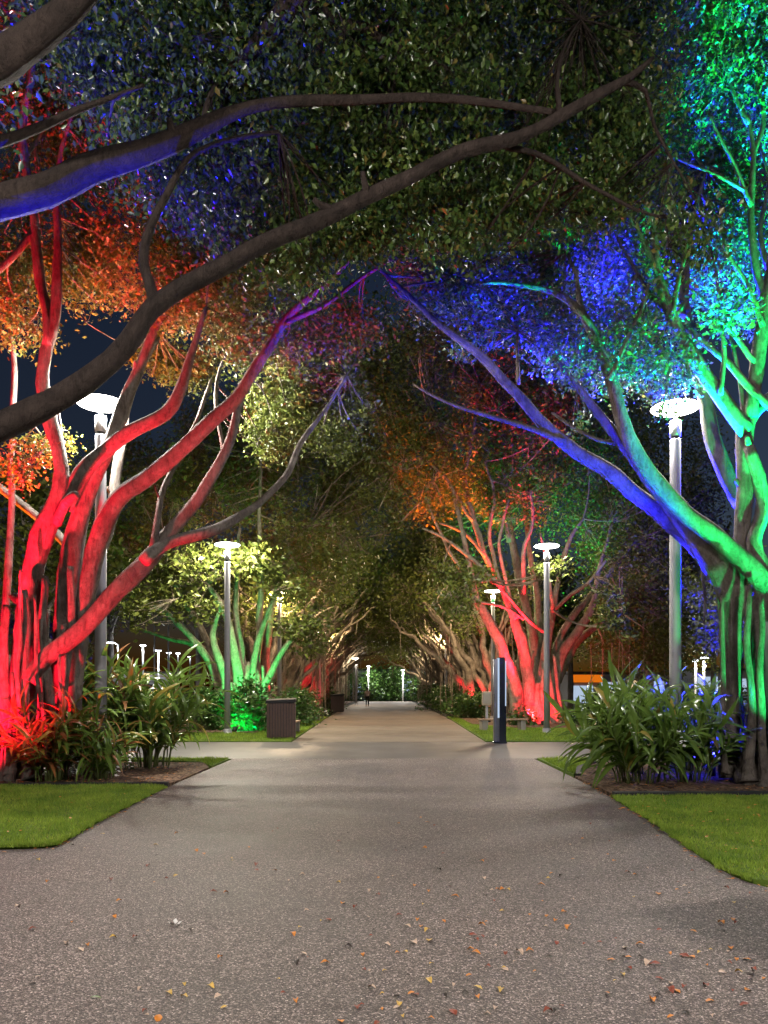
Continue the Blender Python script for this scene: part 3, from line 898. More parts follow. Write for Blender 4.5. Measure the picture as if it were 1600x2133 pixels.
# ---- green and blue lit fig at the right
D = Tree('big fig at right with limbs floodlit green and blue', (6.75, 13.7, 0), bark='bark_mid')
D.trunk(0.26, 0.2, 2.0, amp=0.25, flare=0.8)
D.root_stems(8, 0.42, 1.8, 3.2, 0.04, 0.08)
D.limb(13.3, 13.4, [(1520, 1620, 50), (1524, 1500, 37), (1525, 1350, 40), (1530, 1240, 46), (1545, 1120, 37), (1552, 1020, 38), (1550, 940, 40), (1556, 880, 37), (1592, 838, 29), (1660, 790, 21), (1760, 700, 11)], seg=13)
D.limb(12.9, 13.2, [(1572, 1640, 96), (1575, 1560, 61), (1582, 1450, 45), (1580, 1330, 37), (1592, 1220, 48), (1570, 1130, 35), (1590, 1050, 32), (1560, 930, 24)], seg=13)
D.limb(13.0, 12.2, [(1600, 1225, 48), (1560, 1178, 46), (1500, 1125, 43), (1420, 1060, 40), (1345, 975, 37), (1305, 905, 34), (1280, 810, 29), (1250, 720, 24), (1212, 655, 18), (1150, 608, 13), (1050, 590, 8), (1000, 592, 5)], seg=13)
D.limb(12.5, 12.8, [(1222, 680, 16), (1205, 620, 14), (1198, 570, 10), (1180, 525, 6)])
D.limb(13.4, 12.7, [(1550, 1280, 64), (1510, 1200, 67), (1470, 1140, 64), (1420, 1072, 53), (1365, 1010, 38), (1305, 935, 29), (1250, 868, 21), (1200, 800, 14), (1150, 740, 7)], seg=13)
D.limb(13.6, 12.6, [(1545, 1270, 48), (1490, 1190, 46), (1440, 1125, 44), (1392, 1082, 40), (1330, 1032, 36), (1280, 990, 34), (1200, 940, 30), (1120, 870, 26), (1060, 800, 22), (1000, 740, 18), (920, 680, 14), (830, 598, 10), (770, 540, 5)], seg=13)
D.limb(13.0, 13.2, [(1175, 922, 18), (1100, 890, 13), (1000, 862, 10), (920, 832, 6), (860, 800, 5)])
D.limb(12.9, 13.4, [(1310, 925, 13), (1250, 915, 10), (1190, 885, 7), (1150, 860, 5)])
D.limb(13.2, 12.8, [(1555, 900, 35), (1500, 822, 34), (1450, 752, 32), (1402, 662, 27), (1372, 572, 20), (1360, 470, 13), (1330, 400, 7)], seg=12)
D.limb(13.0, 13.4, [(1640, 880, 19), (1560, 805, 18), (1500, 740, 16), (1440, 690, 14), (1360, 620, 10), (1300, 520, 6), (1270, 450, 5)])
D.limb(13.2, 13.0, [(1565, 870, 29), (1575, 760, 34), (1590, 660, 32), (1610, 560, 26), (1640, 400, 14)])
D.limb(13.9, 14.3, [(1545, 1050, 38), (1495, 945, 37), (1472, 850, 34), (1448, 740, 29), (1425, 620, 21), (1440, 480, 13), (1470, 350, 7)], seg=12)
D.limb(13.1, 13.2, [(1610, 660, 24), (1575, 555, 18), (1565, 420, 14), (1568, 320, 11), (1560, 240, 7)])
D.limb(13.1, 13.0, [(1566, 430, 11), (1535, 350, 9), (1500, 290, 7), (1475, 230, 5)])
D.limb(13.1, 12.8, [(1555, 400, 8), (1490, 365, 7), (1400, 325, 5)])
D.limb(13.5, 14.0, [(1420, 660, 18), (1430, 560, 13), (1400, 420, 10), (1390, 330, 6)])
D.limb(13.6, 13.9, [(1455, 720, 16), (1520, 660, 13), (1580, 600, 11), (1660, 520, 8)])
D.limb(13.6, 13.7, [(1080, 800, 10), (1075, 740, 8), (1078, 690, 6)])
D.limb(13.4, 13.4, [(1490, 1190, 10), (1497, 1260, 8), (1500, 1330, 6)], sample=False, name='aerial_root')
D.limb(13.8, 13.8, [(1460, 1160, 8), (1468, 1230, 7), (1466, 1300, 5)], sample=False, name='aerial_root')
for x, y0, y1, d, Y in [(1507, 1240, 1600, 12, 13.0), (1560, 1220, 1616, 18, 12.7), (1588, 1240, 1630, 16, 12.6)]:
    k = random.uniform(-8, 8)
    D.limb(Y, Y - 0.05, [(x + k, y0, d * .7), (x + k * .6 + random.uniform(-5, 5), y0 + (y1 - y0) * .33, d * .95), (x + random.uniform(-5, 5), y0 + (y1 - y0) * .66, d), (x - k * .5, y1 - 8, d * 1.4), (x - k, y1 + 12, d * 2.4)], seg=9, name='aerial_root', sample=False, wob=0.04, flute=0.1)
D.stubs(12, 5)
for b in [(1290, 750, 12.9, 130, 70, 0.9), (1390, 780, 13.2, 60, 50, 0.5), (1300, 680, 13.5, 110, 50, 0.7), (1130, 640, 13.6, 110, 60, 0.8), (1180, 730, 13.8, 80, 60, 0.7)]:
    D.blob(*b, cov=2.4, leaf=0.08, per=32, spread=0.17)
for b in [(1010, 590, 13.8, 130, 70, 0.9), (900, 600, 14.2, 110, 70, 0.9), (1150, 540, 13.8, 140, 80, 1.0), (1300, 560, 15.0, 120, 70, 1.0), (1420, 560, 15.2, 130, 120, 1.1), (1330, 400, 15.2, 120, 110, 1.1), (1500, 420, 15.4, 130, 130, 1.1), (1560, 600, 15.4, 90, 100, 1.0)]:
    D.blob(*b, cov=2.1, leaf=0.085, per=32, spread=0.19)
for b in [(1510, 660, 12.6, 58, 36, 0.4), (1540, 110, 13.2, 110, 120, 1.0), (1460, 220, 13.6, 90, 60, 0.8), (1600, 230, 13.4, 80, 70, 0.8), (1480, 30, 13.4, 90, 60, 0.8)]:
    D.blob(*b, cov=2.3, leaf=0.08, per=32, spread=0.18)
for b in [(1205, 880, 13.2, 26, 16, 0.25), (1380, 858, 12.9, 26, 12, 0.2), (1000, 700, 13.9, 60, 40, 0.6)]:
    D.blob(*b, cov=1.2, leaf=0.08, per=14, spread=0.12)
for x0, y0, Ya, pts in [(1556, 900, 13.2, [(1540, 780), (1500, 640), (1480, 520)]), (1590, 680, 13.0, [(1560, 600), (1520, 520), (1500, 430)]), (1575, 760, 13.1, [(1530, 690), (1480, 640), (1440, 600)]), (1400, 660, 12.9, [(1410, 580), (1430, 500), (1425, 410)]), (1372, 572, 12.8, [(1340, 500), (1300, 440), (1290, 370)]),
                        (1450, 752, 12.9, [(1400, 740), (1340, 700), (1290, 660)]), (1270, 790, 12.3, [(1300, 720), (1330, 650), (1345, 590)]), (1565, 330, 13.2, [(1590, 250), (1570, 170), (1580, 80)]), (1560, 260, 13.2, [(1530, 190), (1510, 110), (1520, 40)]), (1600, 560, 13.1, [(1580, 480), (1595, 390), (1575, 300)]), (1500, 822, 13.0, [(1510, 740), (1490, 660), (1500, 600)])]:
    D.limb(Ya, Ya + random.uniform(-.4, .3), [(x0, y0, 13)] + [(x + random.uniform(-8, 8), y, d) for (x, y), d in zip(pts, (11, 8, 5))])
D.finish(twig=0.012, maxlen=2.2)

# ---- mid-distance fig, red lit, right of the path
E = Tree('multi-stemmed fig with red-lit trunk behind the totem and lamp post', (7.05, 36.0, 0), leaf='leaf_far', bark='bark_warm')
E.trunk(0.95, 0.75, 1.9, amp=0.4, flutes=14, flare=0.35)
E.root_stems(34, 1.2, 1.4, 3.4, 0.04, 0.12)
for Y0, Y1, pts in [
    (35.0, 33.0, [(1080, 1500, 30), (1074, 1440, 30), (1062, 1395, 29), (1040, 1335, 27), (1005, 1270, 22), (988, 1225, 14), (962, 1100, 11), (938, 1012, 10), (880, 950, 6)]),
    (35.0, 34.0, [(1104, 1470, 30), (1097, 1385, 28), (1076, 1295, 25), (1045, 1220, 19), (1012, 1160, 14), (988, 1085, 14), (968, 1000, 11), (985, 900, 8), (1000, 800, 5)]),
    (36.2, 36.5, [(1115, 1430, 24), (1112, 1340, 22), (1088, 1230, 20), (1072, 1150, 17), (1055, 1050, 12), (1052, 900, 8)]),
    (36.5, 37.0, [(1120, 1430, 24), (1125, 1330, 20), (1120, 1250, 16), (1105, 1160, 13), (1090, 1040, 8)]),
    (35.4, 35.0, [(1128, 1450, 28), (1138, 1350, 22), (1152, 1270, 16), (1162, 1215, 12), (1185, 1130, 10), (1215, 1080, 6)]),
    (35.8, 36.0, [(1150, 1470, 28), (1165, 1375, 24), (1205, 1312, 22), (1238, 1252, 15), (1246, 1195, 10), (1275, 1090, 6)]),
    (36.0, 37.0, [(1140, 1400, 22), (1180, 1305, 18), (1232, 1240, 15), (1270, 1190, 10), (1330, 1120, 6)]),
    (37.0, 38.0, [(1160, 1420, 22), (1200, 1340, 18), (1260, 1290, 13), (1330, 1230, 8)]),
    (36.0, 35.0, [(1060, 1130, 10), (1052, 1050, 9), (1058, 1000, 7)]),
    (33.6, 33.0, [(1045, 1220, 12), (1000, 1180, 9), (940, 1130, 7), (880, 1100, 5)]),
]:
    E.limb(Y0, Y1, pts, step=0.3, wob=0.06, seg=10)
for pts in [[(1075, 1290, 12), (1050, 1200, 10), (1040, 1120, 8), (1060, 1040, 6)], [(1090, 1240, 12), (1090, 1150, 10), (1110, 1080, 7), (1105, 1020, 5)], [(1045, 1220, 10), (1020, 1120, 9), (1030, 1040, 7), (1010, 960, 5)], [(1000, 1265, 10), (960, 1190, 9), (920, 1120, 7), (890, 1040, 5)], [(985, 1085, 9), (940, 1020, 8), (890, 990, 6), (840, 960, 4)], [(968, 1000, 9), (930, 930, 7), (905, 860, 5)], [(1152, 1270, 10), (1140, 1180, 8), (1125, 1110, 6)], [(1012, 1160, 9), (965, 1110, 7), (915, 1090, 5)]]:
    E.limb(34.2, 33.8, pts, step=0.3, wob=0.08, seg=8)
E.limb(34.6, 33.0, [(1135, 1318, 9), (1100, 1292, 8), (1060, 1245, 8), (1020, 1210, 6), (960, 1230, 4)], step=0.3)
E.limb(34.8, 34.0, [(1148, 1275, 9), (1190, 1238, 9), (1225, 1215, 8), (1262, 1168, 6)], step=0.3)
E.limb(34.2, 33.5, [(1090, 1290, 7), (1050, 1265, 6), (1000, 1255, 5), (960, 1260, 4)], step=0.3)
for b in [(890, 980, 34, 150, 110, 2.5), (1050, 930, 36, 160, 120, 3), (1190, 990, 37.5, 140, 130, 3), (1310, 1090, 37, 130, 110, 3), (880, 850, 34, 150, 90, 2.5),
          (1060, 820, 37, 160, 80, 3), (1250, 880, 39, 140, 90, 3), (1400, 1000, 40, 120, 150, 3), (1330, 1230, 38, 110, 110, 2.5), (1300, 1350, 38.5, 100, 60, 2), (1440, 1200, 41, 100, 160, 2), (1400, 1350, 41, 100, 60, 2)]:
    E.blob(*b, cov=1.5, leaf=0.17, per=26, spread=0.42)
for b in [(1268, 1262, 31.0, 40, 46, 0.7), (1290, 1300, 31.4, 26, 30, 0.5), (1155, 1186, 29.3, 34, 28, 0.5), (1128, 1196, 29.3, 14, 18, 0.3), (950, 1250, 31, 56, 44, 0.8), (1000, 1205, 31.2, 40, 20, 0.5), (930, 1190, 32, 50, 30, 0.8)]:
    E.blob(*b, cov=1.9, leaf=0.19, per=16, spread=0.2, droop=0.6)
for b in [(1065, 1060, 34.4, 64, 44, 0.8), (1030, 1030, 34.6, 40, 40, 0.8)]:
    E.blob(*b, cov=1.3, leaf=0.17, per=18, spread=0.3)
E.hanging_roots([(P(x, y0, Y), P(x + random.uniform(-3, 3), y1, Y)) for x, y0, y1, Y in [(1290, 1190, 1430, 36), (1296, 1200, 1400, 36), (1310, 1290, 1420, 37), (1340, 1300, 1430, 37), (1360, 1290, 1440, 38), (1255, 1350, 1440, 37), (1275, 1340, 1450, 37), (1230, 1330, 1440, 38), (1320, 1330, 1450, 39), (1385, 1320, 1440, 39)]], 0.03)
for b in [(960, 1100, 41, 110, 70, 2.5), (1010, 1010, 40, 110, 80, 2.5), (960, 740, 34, 130, 60, 2), (900, 690, 30, 90, 50, 1.5), (1130, 860, 36, 120, 70, 2)]:
    E.blob(*b, cov=1.5, leaf=0.16, per=26, spread=0.4)
E.finish(twig=0.025, maxlen=5)

# ---- mid-distance fig, green and red lit, left of the path
F_ = Tree('multi-stemmed fig lit green and red behind the left lamp post', (-6.2, 34.0, 0), leaf='leaf_far', bark='bark_warm')
F_.trunk(0.9, 0.8, 1.9, amp=0.3, flutes=14, flare=0.4)
F_.root_stems(20, 1.2, 1.6, 3.0, 0.06, 0.14)
for Y0, Y1, pts in [
    (33.2, 32.0, [(500, 1470, 30), (495, 1400, 26), (485, 1340, 18), (470, 1280, 16), (448, 1240, 14), (432, 1215, 9)]),
    (33.0, 32.5, [(480, 1480, 26), (465, 1400, 20), (445, 1340, 16), (448, 1290, 12), (465, 1250, 8)]),
    (33.8, 34.0, [(470, 1480, 24), (440, 1390, 18), (400, 1330, 15), (350, 1280, 12), (290, 1240, 8)]),
    (34.2, 35.0, [(490, 1480, 24), (450, 1380, 18), (420, 1310, 14), (380, 1250, 10), (350, 1190, 6)]),
    (33.6, 34.0, [(510, 1480, 26), (506, 1380, 18), (492, 1290, 15), (494, 1200, 10), (500, 1100, 7)]),
    (33.4, 33.0, [(525, 1470, 24), (528, 1390, 16), (545, 1310, 14), (570, 1250, 10), (600, 1200, 6)]),
    (34.0, 34.0, [(530, 1480, 26), (535, 1390, 18), (540, 1300, 16), (545, 1200, 14), (540, 1090, 10), (545, 950, 6)]),
    (35.5, 35.0, [(555, 1480, 24), (552, 1400, 22), (558, 1320, 18), (565, 1270, 14), (590, 1180, 10), (640, 1100, 6)]),
    (33.6, 33.0, [(540, 1460, 20), (575, 1380, 14), (610, 1330, 11), (650, 1290, 8)]),
    (34.5, 36.0, [(480, 1420, 20), (420, 1350, 14), (350, 1330, 10), (290, 1310, 6)]),
]:
    F_.limb(Y0, Y1, pts, step=0.3, wob=0.06, seg=10)
for b in [(430, 1185, 29.0, 90, 32, 0.8), (330, 1215, 29.4, 66, 46, 0.9), (290, 1270, 29.6, 42, 36, 0.7), (395, 1255, 29.6, 56, 30, 0.7), (535, 1180, 29.0, 38, 32, 0.6), (515, 1150, 29.2, 34, 20, 0.5), (440, 1150, 29.4, 60, 18, 0.6),
          (600, 1230, 30.0, 50, 36, 0.8), (640, 1285, 30.5, 42, 40, 0.7), (606, 1305, 30.6, 36, 22, 0.5), (575, 1195, 29.8, 40, 22, 0.6), (660, 1340, 31, 36, 26, 0.5)]:
    F_.blob(*b, cov=2.0, leaf=0.21, per=18, spread=0.24, droop=0.5)
for b in [(660, 1160, 34, 110, 90, 2), (560, 1020, 36, 150, 110, 2.5), (720, 1050, 37, 130, 120, 2.5), (420, 1020, 38, 150, 90, 2.5), (300, 1120, 39, 110, 80, 2),
          (640, 850, 36, 150, 90, 2.5), (760, 900, 38, 140, 100, 2.5), (560, 930, 38, 130, 80, 2.5), (720, 780, 35, 110, 70, 2), (300, 1000, 41, 150, 90, 2.5), (220, 1160, 41, 100, 90, 2)]:
    F_.blob(*b, cov=1.5, leaf=0.17, per=26, spread=0.42)
for b in [(800, 1010, 42, 120, 90, 2.5), (860, 1130, 46, 110, 70, 2.5), (820, 770, 33, 130, 70, 2), (740, 700, 28, 110, 60, 1.6), (480, 900, 37, 130, 80, 2.2)]:
    F_.blob(*b, cov=1.6, leaf=0.16, per=26, spread=0.4)
F_.finish(twig=0.025, maxlen=5)


# ---- the avenue behind: figs leaning over the path, hung with aerial roots
def avenue_fig(side, X, Y, label, seed, n=14, hang=42, tall=10.5):
    rs = random.Random(seed)
    T = Tree(label, (side * X, Y, 0), 'figs of the avenue tunnel', leaf='leaf_far', bark='bark_warm')
    T.trunk(0.75, 0.6, 1.5, seg=40, amp=0.3, flutes=10, flare=0.5)
    hr = []
    for i in range(n):
        a = rs.uniform(-1.4, 1.4)
        out = rs.uniform(2.2, 6.4)                 # reach towards the path
        lean = -side * out if i % 4 else side * rs.uniform(1.5, 4)
        h = rs.uniform(5.2, tall)
        dy = rs.uniform(-4, 4)
        b = np.array([side * X + rs.uniform(-.7, .7), Y + rs.uniform(-.8, .8), -0.05])
        tip = np.array([side * X + lean, Y + dy, h])
        m1 = b + np.array([lean * 0.22, dy * 0.25, h * 0.34]) + np.array([rs.uniform(-.25, .25), rs.uniform(-.25, .25), 0])
        m2 = b + np.array([lean * 0.55, dy * 0.6, h * 0.68]) + np.array([rs.uniform(-.4, .4), rs.uniform(-.4, .4), rs.uniform(-.3, .3)])
        r = rs.uniform(0.09, 0.24)
        T.limb_w([b, m1, m2, tip], [r * 1.25, r, r * 0.6, r * 0.2], seg=9, step=0.4, wob=0.38)
        # a fork
        f = m1 * 0.5 + m2 * 0.5
        tip2 = f + np.array([lean * rs.uniform(0.1, 0.5), rs.uniform(-2.5, 2.5), rs.uniform(1.2, 3)])
        T.limb_w([f, (f + tip2) / 2 + np.array([0, 0, .2]), tip2], [r * 0.5, r * 0.35, r * 0.12], seg=7, step=0.5, wob=0.08)
        for k in range(hang // n):
            t = rs.uniform(0.35, 0.95)
            p = m1 * (1 - t) + m2 * t if t < 0.7 else m2 * (1 - (t - .7) / .3) + tip * ((t - .7) / .3)
            if abs(p[0]) > 3.2: z1 = rs.uniform(0.0, 1.0)
            else: z1 = max(2.8, p[2] - rs.uniform(0.5, 2.0))
            if p[2] > z1 + 0.4: hr.append((p, np.array([p[0] + rs.uniform(-.15, .15), p[1] + rs.uniform(-.15, .15), z1])))
    if hr: T.hanging_roots(hr, 0.028)
    low = 6.9 if Y < 50 else 5.9
    for k in range(9):
        c = np.array([side * (X - rs.uniform(-2.5, 6.4)), Y + rs.uniform(-4, 4), rs.uniform(low, tall)])
        T.blob_w(c, (2.4, 2.6, 1.3), cov=1.25, leaf=0.22, per=26, spread=0.55)
    for k in range(3):
        c = np.array([side * (X + rs.uniform(1.0, 4.0)), Y + rs.uniform(-3, 3), rs.uniform(3.6, 6.5)])
        T.blob_w(c, (1.6, 1.8, 1.2), cov=1.25, leaf=0.2, per=22, spread=0.5)
    for k in range(2):
        c = np.array([side * (X - rs.uniform(0.5, 2.5)), Y + rs.uniform(-4, 2), rs.uniform(4.6, 6.2)])
        T.blob_w(c, (1.1, 1.2, 0.8), cov=1.2, leaf=0.18, per=20, spread=0.4)
    T.finish(twig=0.03, maxlen=5)
    return T


AV = [(-1, 6.4, 45, 'fig with many hanging roots behind the green-lit fig', 11), (1, 6.6, 47, 'leaning fig just behind the red-lit fig, right of the path', 12),
      (-1, 6.3, 56, 'fig beside the second slatted bin with roots hanging like curtains', 13), (1, 6.4, 58, 'dark leaning fig over the right shrubs deep in the avenue', 14),
      (-1, 6.2, 67, 'far left fig of the avenue level with the walker', 15), (1, 6.3, 69, 'far right fig of the avenue level with the walker', 16),
      (-1, 6.2, 79, 'left fig near the tunnel end, past the walker', 17), (1, 6.2, 81, 'right fig near the tunnel end', 18),
      (-1, 6.4, 92, 'last fig on the left at the end of the tunnel', 19), (1, 6.4, 93, 'last fig on the right at the end of the tunnel', 20)]
for s, X, Y, lab, sd in AV:
    avenue_fig(s, X, Y, lab, sd)


def plain_tree(x, y, h, w, label, seed, name='park_tree', lean=0.0, clump=0.3, cov=1.3, trunk=0.22):
    rs = random.Random(seed)
    T = Tree(label, (x, y, 0), leaf='leaf_far', name=name)
    T.limb_w([(x, y, -0.05), (x + lean * .3, y, h * .25), (x + lean * .7, y, h * .55), (x + lean, y, h * .85)], [trunk * 1.2, trunk, trunk * .7, trunk * .25], step=0.5, name='trunk')
    for i in range(6):
        a = rs.uniform(0, 6.28); z = h * rs.uniform(0.3, 0.55); q = np.array([x + lean * .5, y, z])
        e = q + np.array([math.cos(a) * w * .7, math.sin(a) * w * .6, h * rs.uniform(.15, .35)])
        T.limb_w([q, (q + e) / 2 + np.array([0, 0, .2]), e], [trunk * .5, trunk * .35, trunk * .12], seg=7, step=0.6)
    for i in range(9):
        a = rs.uniform(0, 6.28); rr = w * rs.uniform(0.1, 0.75)
        T.blob_w((x + lean + rr * math.cos(a), y + rr * math.sin(a) * .8, h * rs.uniform(0.5, 0.95)), (w * .42, w * .4, h * .13), cov=cov, leaf=clump, per=24, spread=clump * 2)
    T.finish(twig=0.03, maxlen=5)
    return T


for i, (x, y, h, w, lab) in enumerate([
    (-15.5, 34, 11, 4.2, 'dark tree behind the left lamp post, beside the car park'),
    (-22, 62, 15, 6.5, 'tall dark tree standing across the car park'),
    (-33, 80, 16, 8, 'broad dark tree at the far side of the car park'),
    (-14, 58, 12, 4.5, 'dark tree at the edge of the car park behind the avenue'),
    (-44, 70, 14, 8, 'dark tree at the far left of the car park'),
    (14.5, 42, 11, 4.2, 'dark tree right of the red-lit fig'),
    (20, 52, 12, 5, 'dark tree in front of the lit shops'),
    (30, 70, 14, 7, 'broad dark tree behind the shop roofs'),
    (16, 66, 13, 5.5, 'dark tree beside the orange-lit pavilion'),
    (40, 64, 13, 6, 'dark tree at the far right behind the fig'),
]):
    plain_tree(x, y, h, w, lab, 40 + i)
BT = plain_tree(12.3, 25.5, 6.2, 2.6, 'small tree floodlit deep blue behind the right lamp post', 60, clump=0.16, trunk=0.12)


# ================================================================== shrubs
def shrub(x, y, w, h, label, seed, mat='shrub_leaf', leaf=0.14, n=60, per=26, d=None, flowers=0):
    rs = np.random.default_rng(seed)
    t = thing('shrub', label, 'shrub', (x, y, 0))
    d = d or w
    c = rs.normal(0, 0.42, (n, 3)) * np.array([w / 2, d / 2, 0]) + np.array([x, y, 0])
    rr = np.sqrt(((c[:, 0] - x) / (w / 2)) ** 2 + ((c[:, 1] - y) / (d / 2)) ** 2)
    c[:, 2] = h * rs.uniform(0.12, 0.95, n) * np.clip(1.15 - 0.45 * rr, 0.3, 1)
    base = np.stack([x + (c[:, 0] - x) * .3, y + (c[:, 1] - y) * .3, np.full(n, -0.02)], 1)
    V, F = rods(base, c, 0.014, 0.005, 4, 0.06, 4, rs)
    obj('stems', V, F, M['cane'], t, True, 'stuff')
    V, F = leaf_cloud(c, per, leaf * 1.15, leaf, 0.1, 0.8, rs)
    V[:, 2] = np.maximum(V[:, 2], 0.02)
    obj('foliage', V, F, M[mat], t, False, 'stuff')
    if flowers:
        k = rs.choice(n, flowers)
        V, F = leaf_cloud(c[k] + np.array([0, -0.1, 0.1]), 5, 0.05, 0.1, -0.2, 0.8, rs)
        obj('flowers', V, F, M['flower'], t, False, 'stuff')
    return t


shrub(-5.0, 29.0, 2.3, 1.95, 'dense shrub lit green behind the left lamp post', 1, n=110, leaf=0.17)
shrub(-6.6, 29.6, 2.2, 1.7, 'shrub glowing green at the foot of the left mid fig', 2, n=90, leaf=0.17)
shrub(-3.8, 33.0, 1.9, 1.5, 'pale green shrub directly behind the first slatted bin', 3, n=80, leaf=0.16, flowers=10)
shrub(-4.2, 38.0, 2.2, 1.6, 'loose shrub behind the left bench', 4, n=80, leaf=0.17, flowers=8)
shrub(-4.3, 60.0, 2.0, 1.7, 'small yellow-green shrub beyond the second bin', 5, n=50, leaf=0.2)
shrub(4.8, 42.0, 2.6, 1.5, 'flowering shrub at the right path edge behind the bench', 6, n=90, leaf=0.18, flowers=16)
shrub(4.6, 47.5, 2.8, 1.7, 'wide shrub at the right path edge further along', 7, n=90, leaf=0.18, flowers=16)
shrub(4.4, 55.0, 2.8, 1.8, 'bright leafy shrub at the right before the tunnel end', 8, n=70, leaf=0.2, flowers=10)
shrub(4.2, 64.0, 2.6, 1.9, 'distant shrub spilling toward the path at right', 9, n=60, leaf=0.22, flowers=8)
shrub(9.0, 33.6, 1.5, 0.9, 'low dark shrub right of the red-lit trunk', 10, n=40, leaf=0.16)
shrub(8.0, 33.0, 1.1, 0.6, 'tiny reddish ground plant before the red-lit trunk', 21, n=24, leaf=0.14)
shrub(6.0, 33.4, 1.3, 0.7, 'low plants left of the red-lit trunk', 22, n=30, leaf=0.14)
for i, (x, y, w, h) in enumerate([(-1.6, 101, 4, 4.0), (1.8, 103, 4.5, 4.6), (4.6, 100, 4, 3.4), (0.2, 106, 5, 6.0), (-4.5, 104, 4, 4.2)]):
    shrub(x, y, w, h, ['round lit bush at the tunnel end left of centre', 'round lit bush at the tunnel end right of centre', 'lit bush closing the tunnel at right', 'tallest lit bush closing the end of the tunnel', 'lit bush closing the tunnel at left'][i], 30 + i, n=80, leaf=0.4, per=22, flowers=4)

for i, (x, y, w, h) in enumerate([(13.4, 47, 3.0, 1.4), (16.6, 50, 3.2, 1.6), (20.5, 52, 3.4, 1.5), (24.5, 54, 3.4, 1.7), (28, 55, 3.2, 1.4)]):
    shrub(x, y, w, h, ['first', 'second', 'third', 'fourth', 'fifth'][i] + ' hedge bush from the left before the lit shops', 80 + i, n=60, leaf=0.24, per=22)
# ================================================================== ginger clumps
def ginger_leaf_mesh(name, droop, mat):
    L = 9; V = []; F = []
    for i in range(L):
        t = i / (L - 1)
        w = 0.5 * 0.19 * (math.sin(math.pi * min(1, t * 0.93 + 0.05)) ** 0.75) * (1 - 0.25 * t)
        if i == L - 1: w = 0.002
        x = t * (1 - 0.12 * droop * t); z = -droop * t * t * 0.5 + 0.06 * math.sin(t * 3)
        V += [(x, -w, z + w * 0.35), (x, 0, z), (x, w, z + w * 0.35)]
    for i in range(L - 1):
        a = i * 3; b = a + 3
        F += [(a, b, b + 1, a + 1), (a + 1, b + 1, b + 2, a + 2)]
    me = mesh_of(name, V, F, True)
    me.materials.append(M[mat])
    return me


GL = {k: [ginger_leaf_mesh('ginger_leaf', d, k) for d in (0.35, 0.7, 1.05)] for k in ('ginger', 'ginger_yel', 'ginger_red')}


def flower_mesh():
    V = []; F = []
    for k in range(7):
        a = k * 2.4; z = -0.02 * k
        d = np.array([math.cos(a), math.sin(a), -0.3]) * 0.045; s = np.array([-math.sin(a), math.cos(a), 0]) * 0.02
        o = np.array([0, 0, z]); b = len(V)
        V += [o, o + d * .5 + s, o + d, o + d * .5 - s]; F.append((b, b + 1, b + 2, b + 3))
    me = mesh_of('flower', V, F); me.materials.append(M['flower']); return me


FLM = flower_mesh()


def ginger(x, y, label, seed, canes=24, h=1.7, w=1.0, mix=(0.86, 0.09, 0.05), ll=(0.55, 0.85), flowers=6, per=11):
    rs = random.Random(seed)
    t = thing('ginger_plant', label, 'plant', (x, y, 0), 'ginger clumps in the garden beds')
    for i in range(canes):
        az = rs.uniform(0, 6.283); L = h * rs.uniform(0.55, 1.05); r0 = rs.uniform(0, 0.42) * w
        reach = w * rs.uniform(0.25, 0.95)
        b = np.array([r0 * math.cos(az), r0 * math.sin(az), -0.02])
        o = np.array([math.cos(az), math.sin(az), 0])
        pos = lambda s: b + np.array([0, 0, L * (s - 0.22 * s * s * reach)]) + o * reach * s ** 1.8
        pts = [pos(s) for s in (0, .25, .5, .75, 1)]
        V, F = tube(np.array(pts) + np.array([x, y, 0]), [0.013, 0.012, 0.010, 0.008, 0.004], 6, 0.3, 0)
        obj('cane', V, F, M['cane'], t, True)
        roll = rs.uniform(0, 3.14)
        for k in range(per):
            s = 0.24 + 0.76 * (k + rs.uniform(-.2, .2)) / (per - 1); s = min(1, max(.15, s))
            p = pos(s); T = pos(min(1.02, s + .03)) - pos(s - .03); T /= np.linalg.norm(T)
            u = np.cross(T, [math.cos(roll), math.sin(roll), 0.2]); u /= np.linalg.norm(u) + 1e-9
            side = u if k % 2 else -u
            d = T * (0.9 if k < per - 1 else 2.5) + side * rs.uniform(0.75, 1.1) + np.array([0, 0, rs.uniform(-.1, .25)])
            d /= np.linalg.norm(d)
            up = T - d * np.dot(T, d) + np.array([0, 0, 0.6]) + np.array([rs.uniform(-.3, .3) for _ in range(3)])
            yv = np.cross(up, d); yv /= np.linalg.norm(yv) + 1e-9; zv = np.cross(d, yv)
            q = rs.random()
            key = 'ginger' if q < mix[0] else ('ginger_yel' if q < mix[0] + mix[1] else 'ginger_red')
            sc = rs.uniform(*ll)
            if p[2] + d[2] * sc < 0.06 and rs.random() < .8: continue
            lo = bpy.data.objects.new('leaf', rs.choice(GL[key]))
            C.objects.link(lo); lo.parent = t
            mt = Matrix(((d[0], yv[0], zv[0]), (d[1], yv[1], zv[1]), (d[2], yv[2], zv[2])))
            lo.location = p; lo.rotation_mode = 'QUATERNION'; lo.rotation_quaternion = mt.to_quaternion()
            lo.scale = (sc, sc * rs.uniform(.6, .95), sc)
    for i in range(flowers):
        az = rs.uniform(0, 6.283); rr = rs.uniform(.3, .95) * w
        fo = bpy.data.objects.new('flower', FLM); C.objects.link(fo); fo.parent = t
        fo.location = (rr * math.cos(az), rr * math.sin(az), h * rs.uniform(.3, .85) * (1.1 - .4 * rr / w))
        fo.rotation_euler = (rs.uniform(-.5, .5), rs.uniform(-.5, .5), az); s = rs.uniform(.9, 1.7); fo.scale = (s, s, s)
    return t


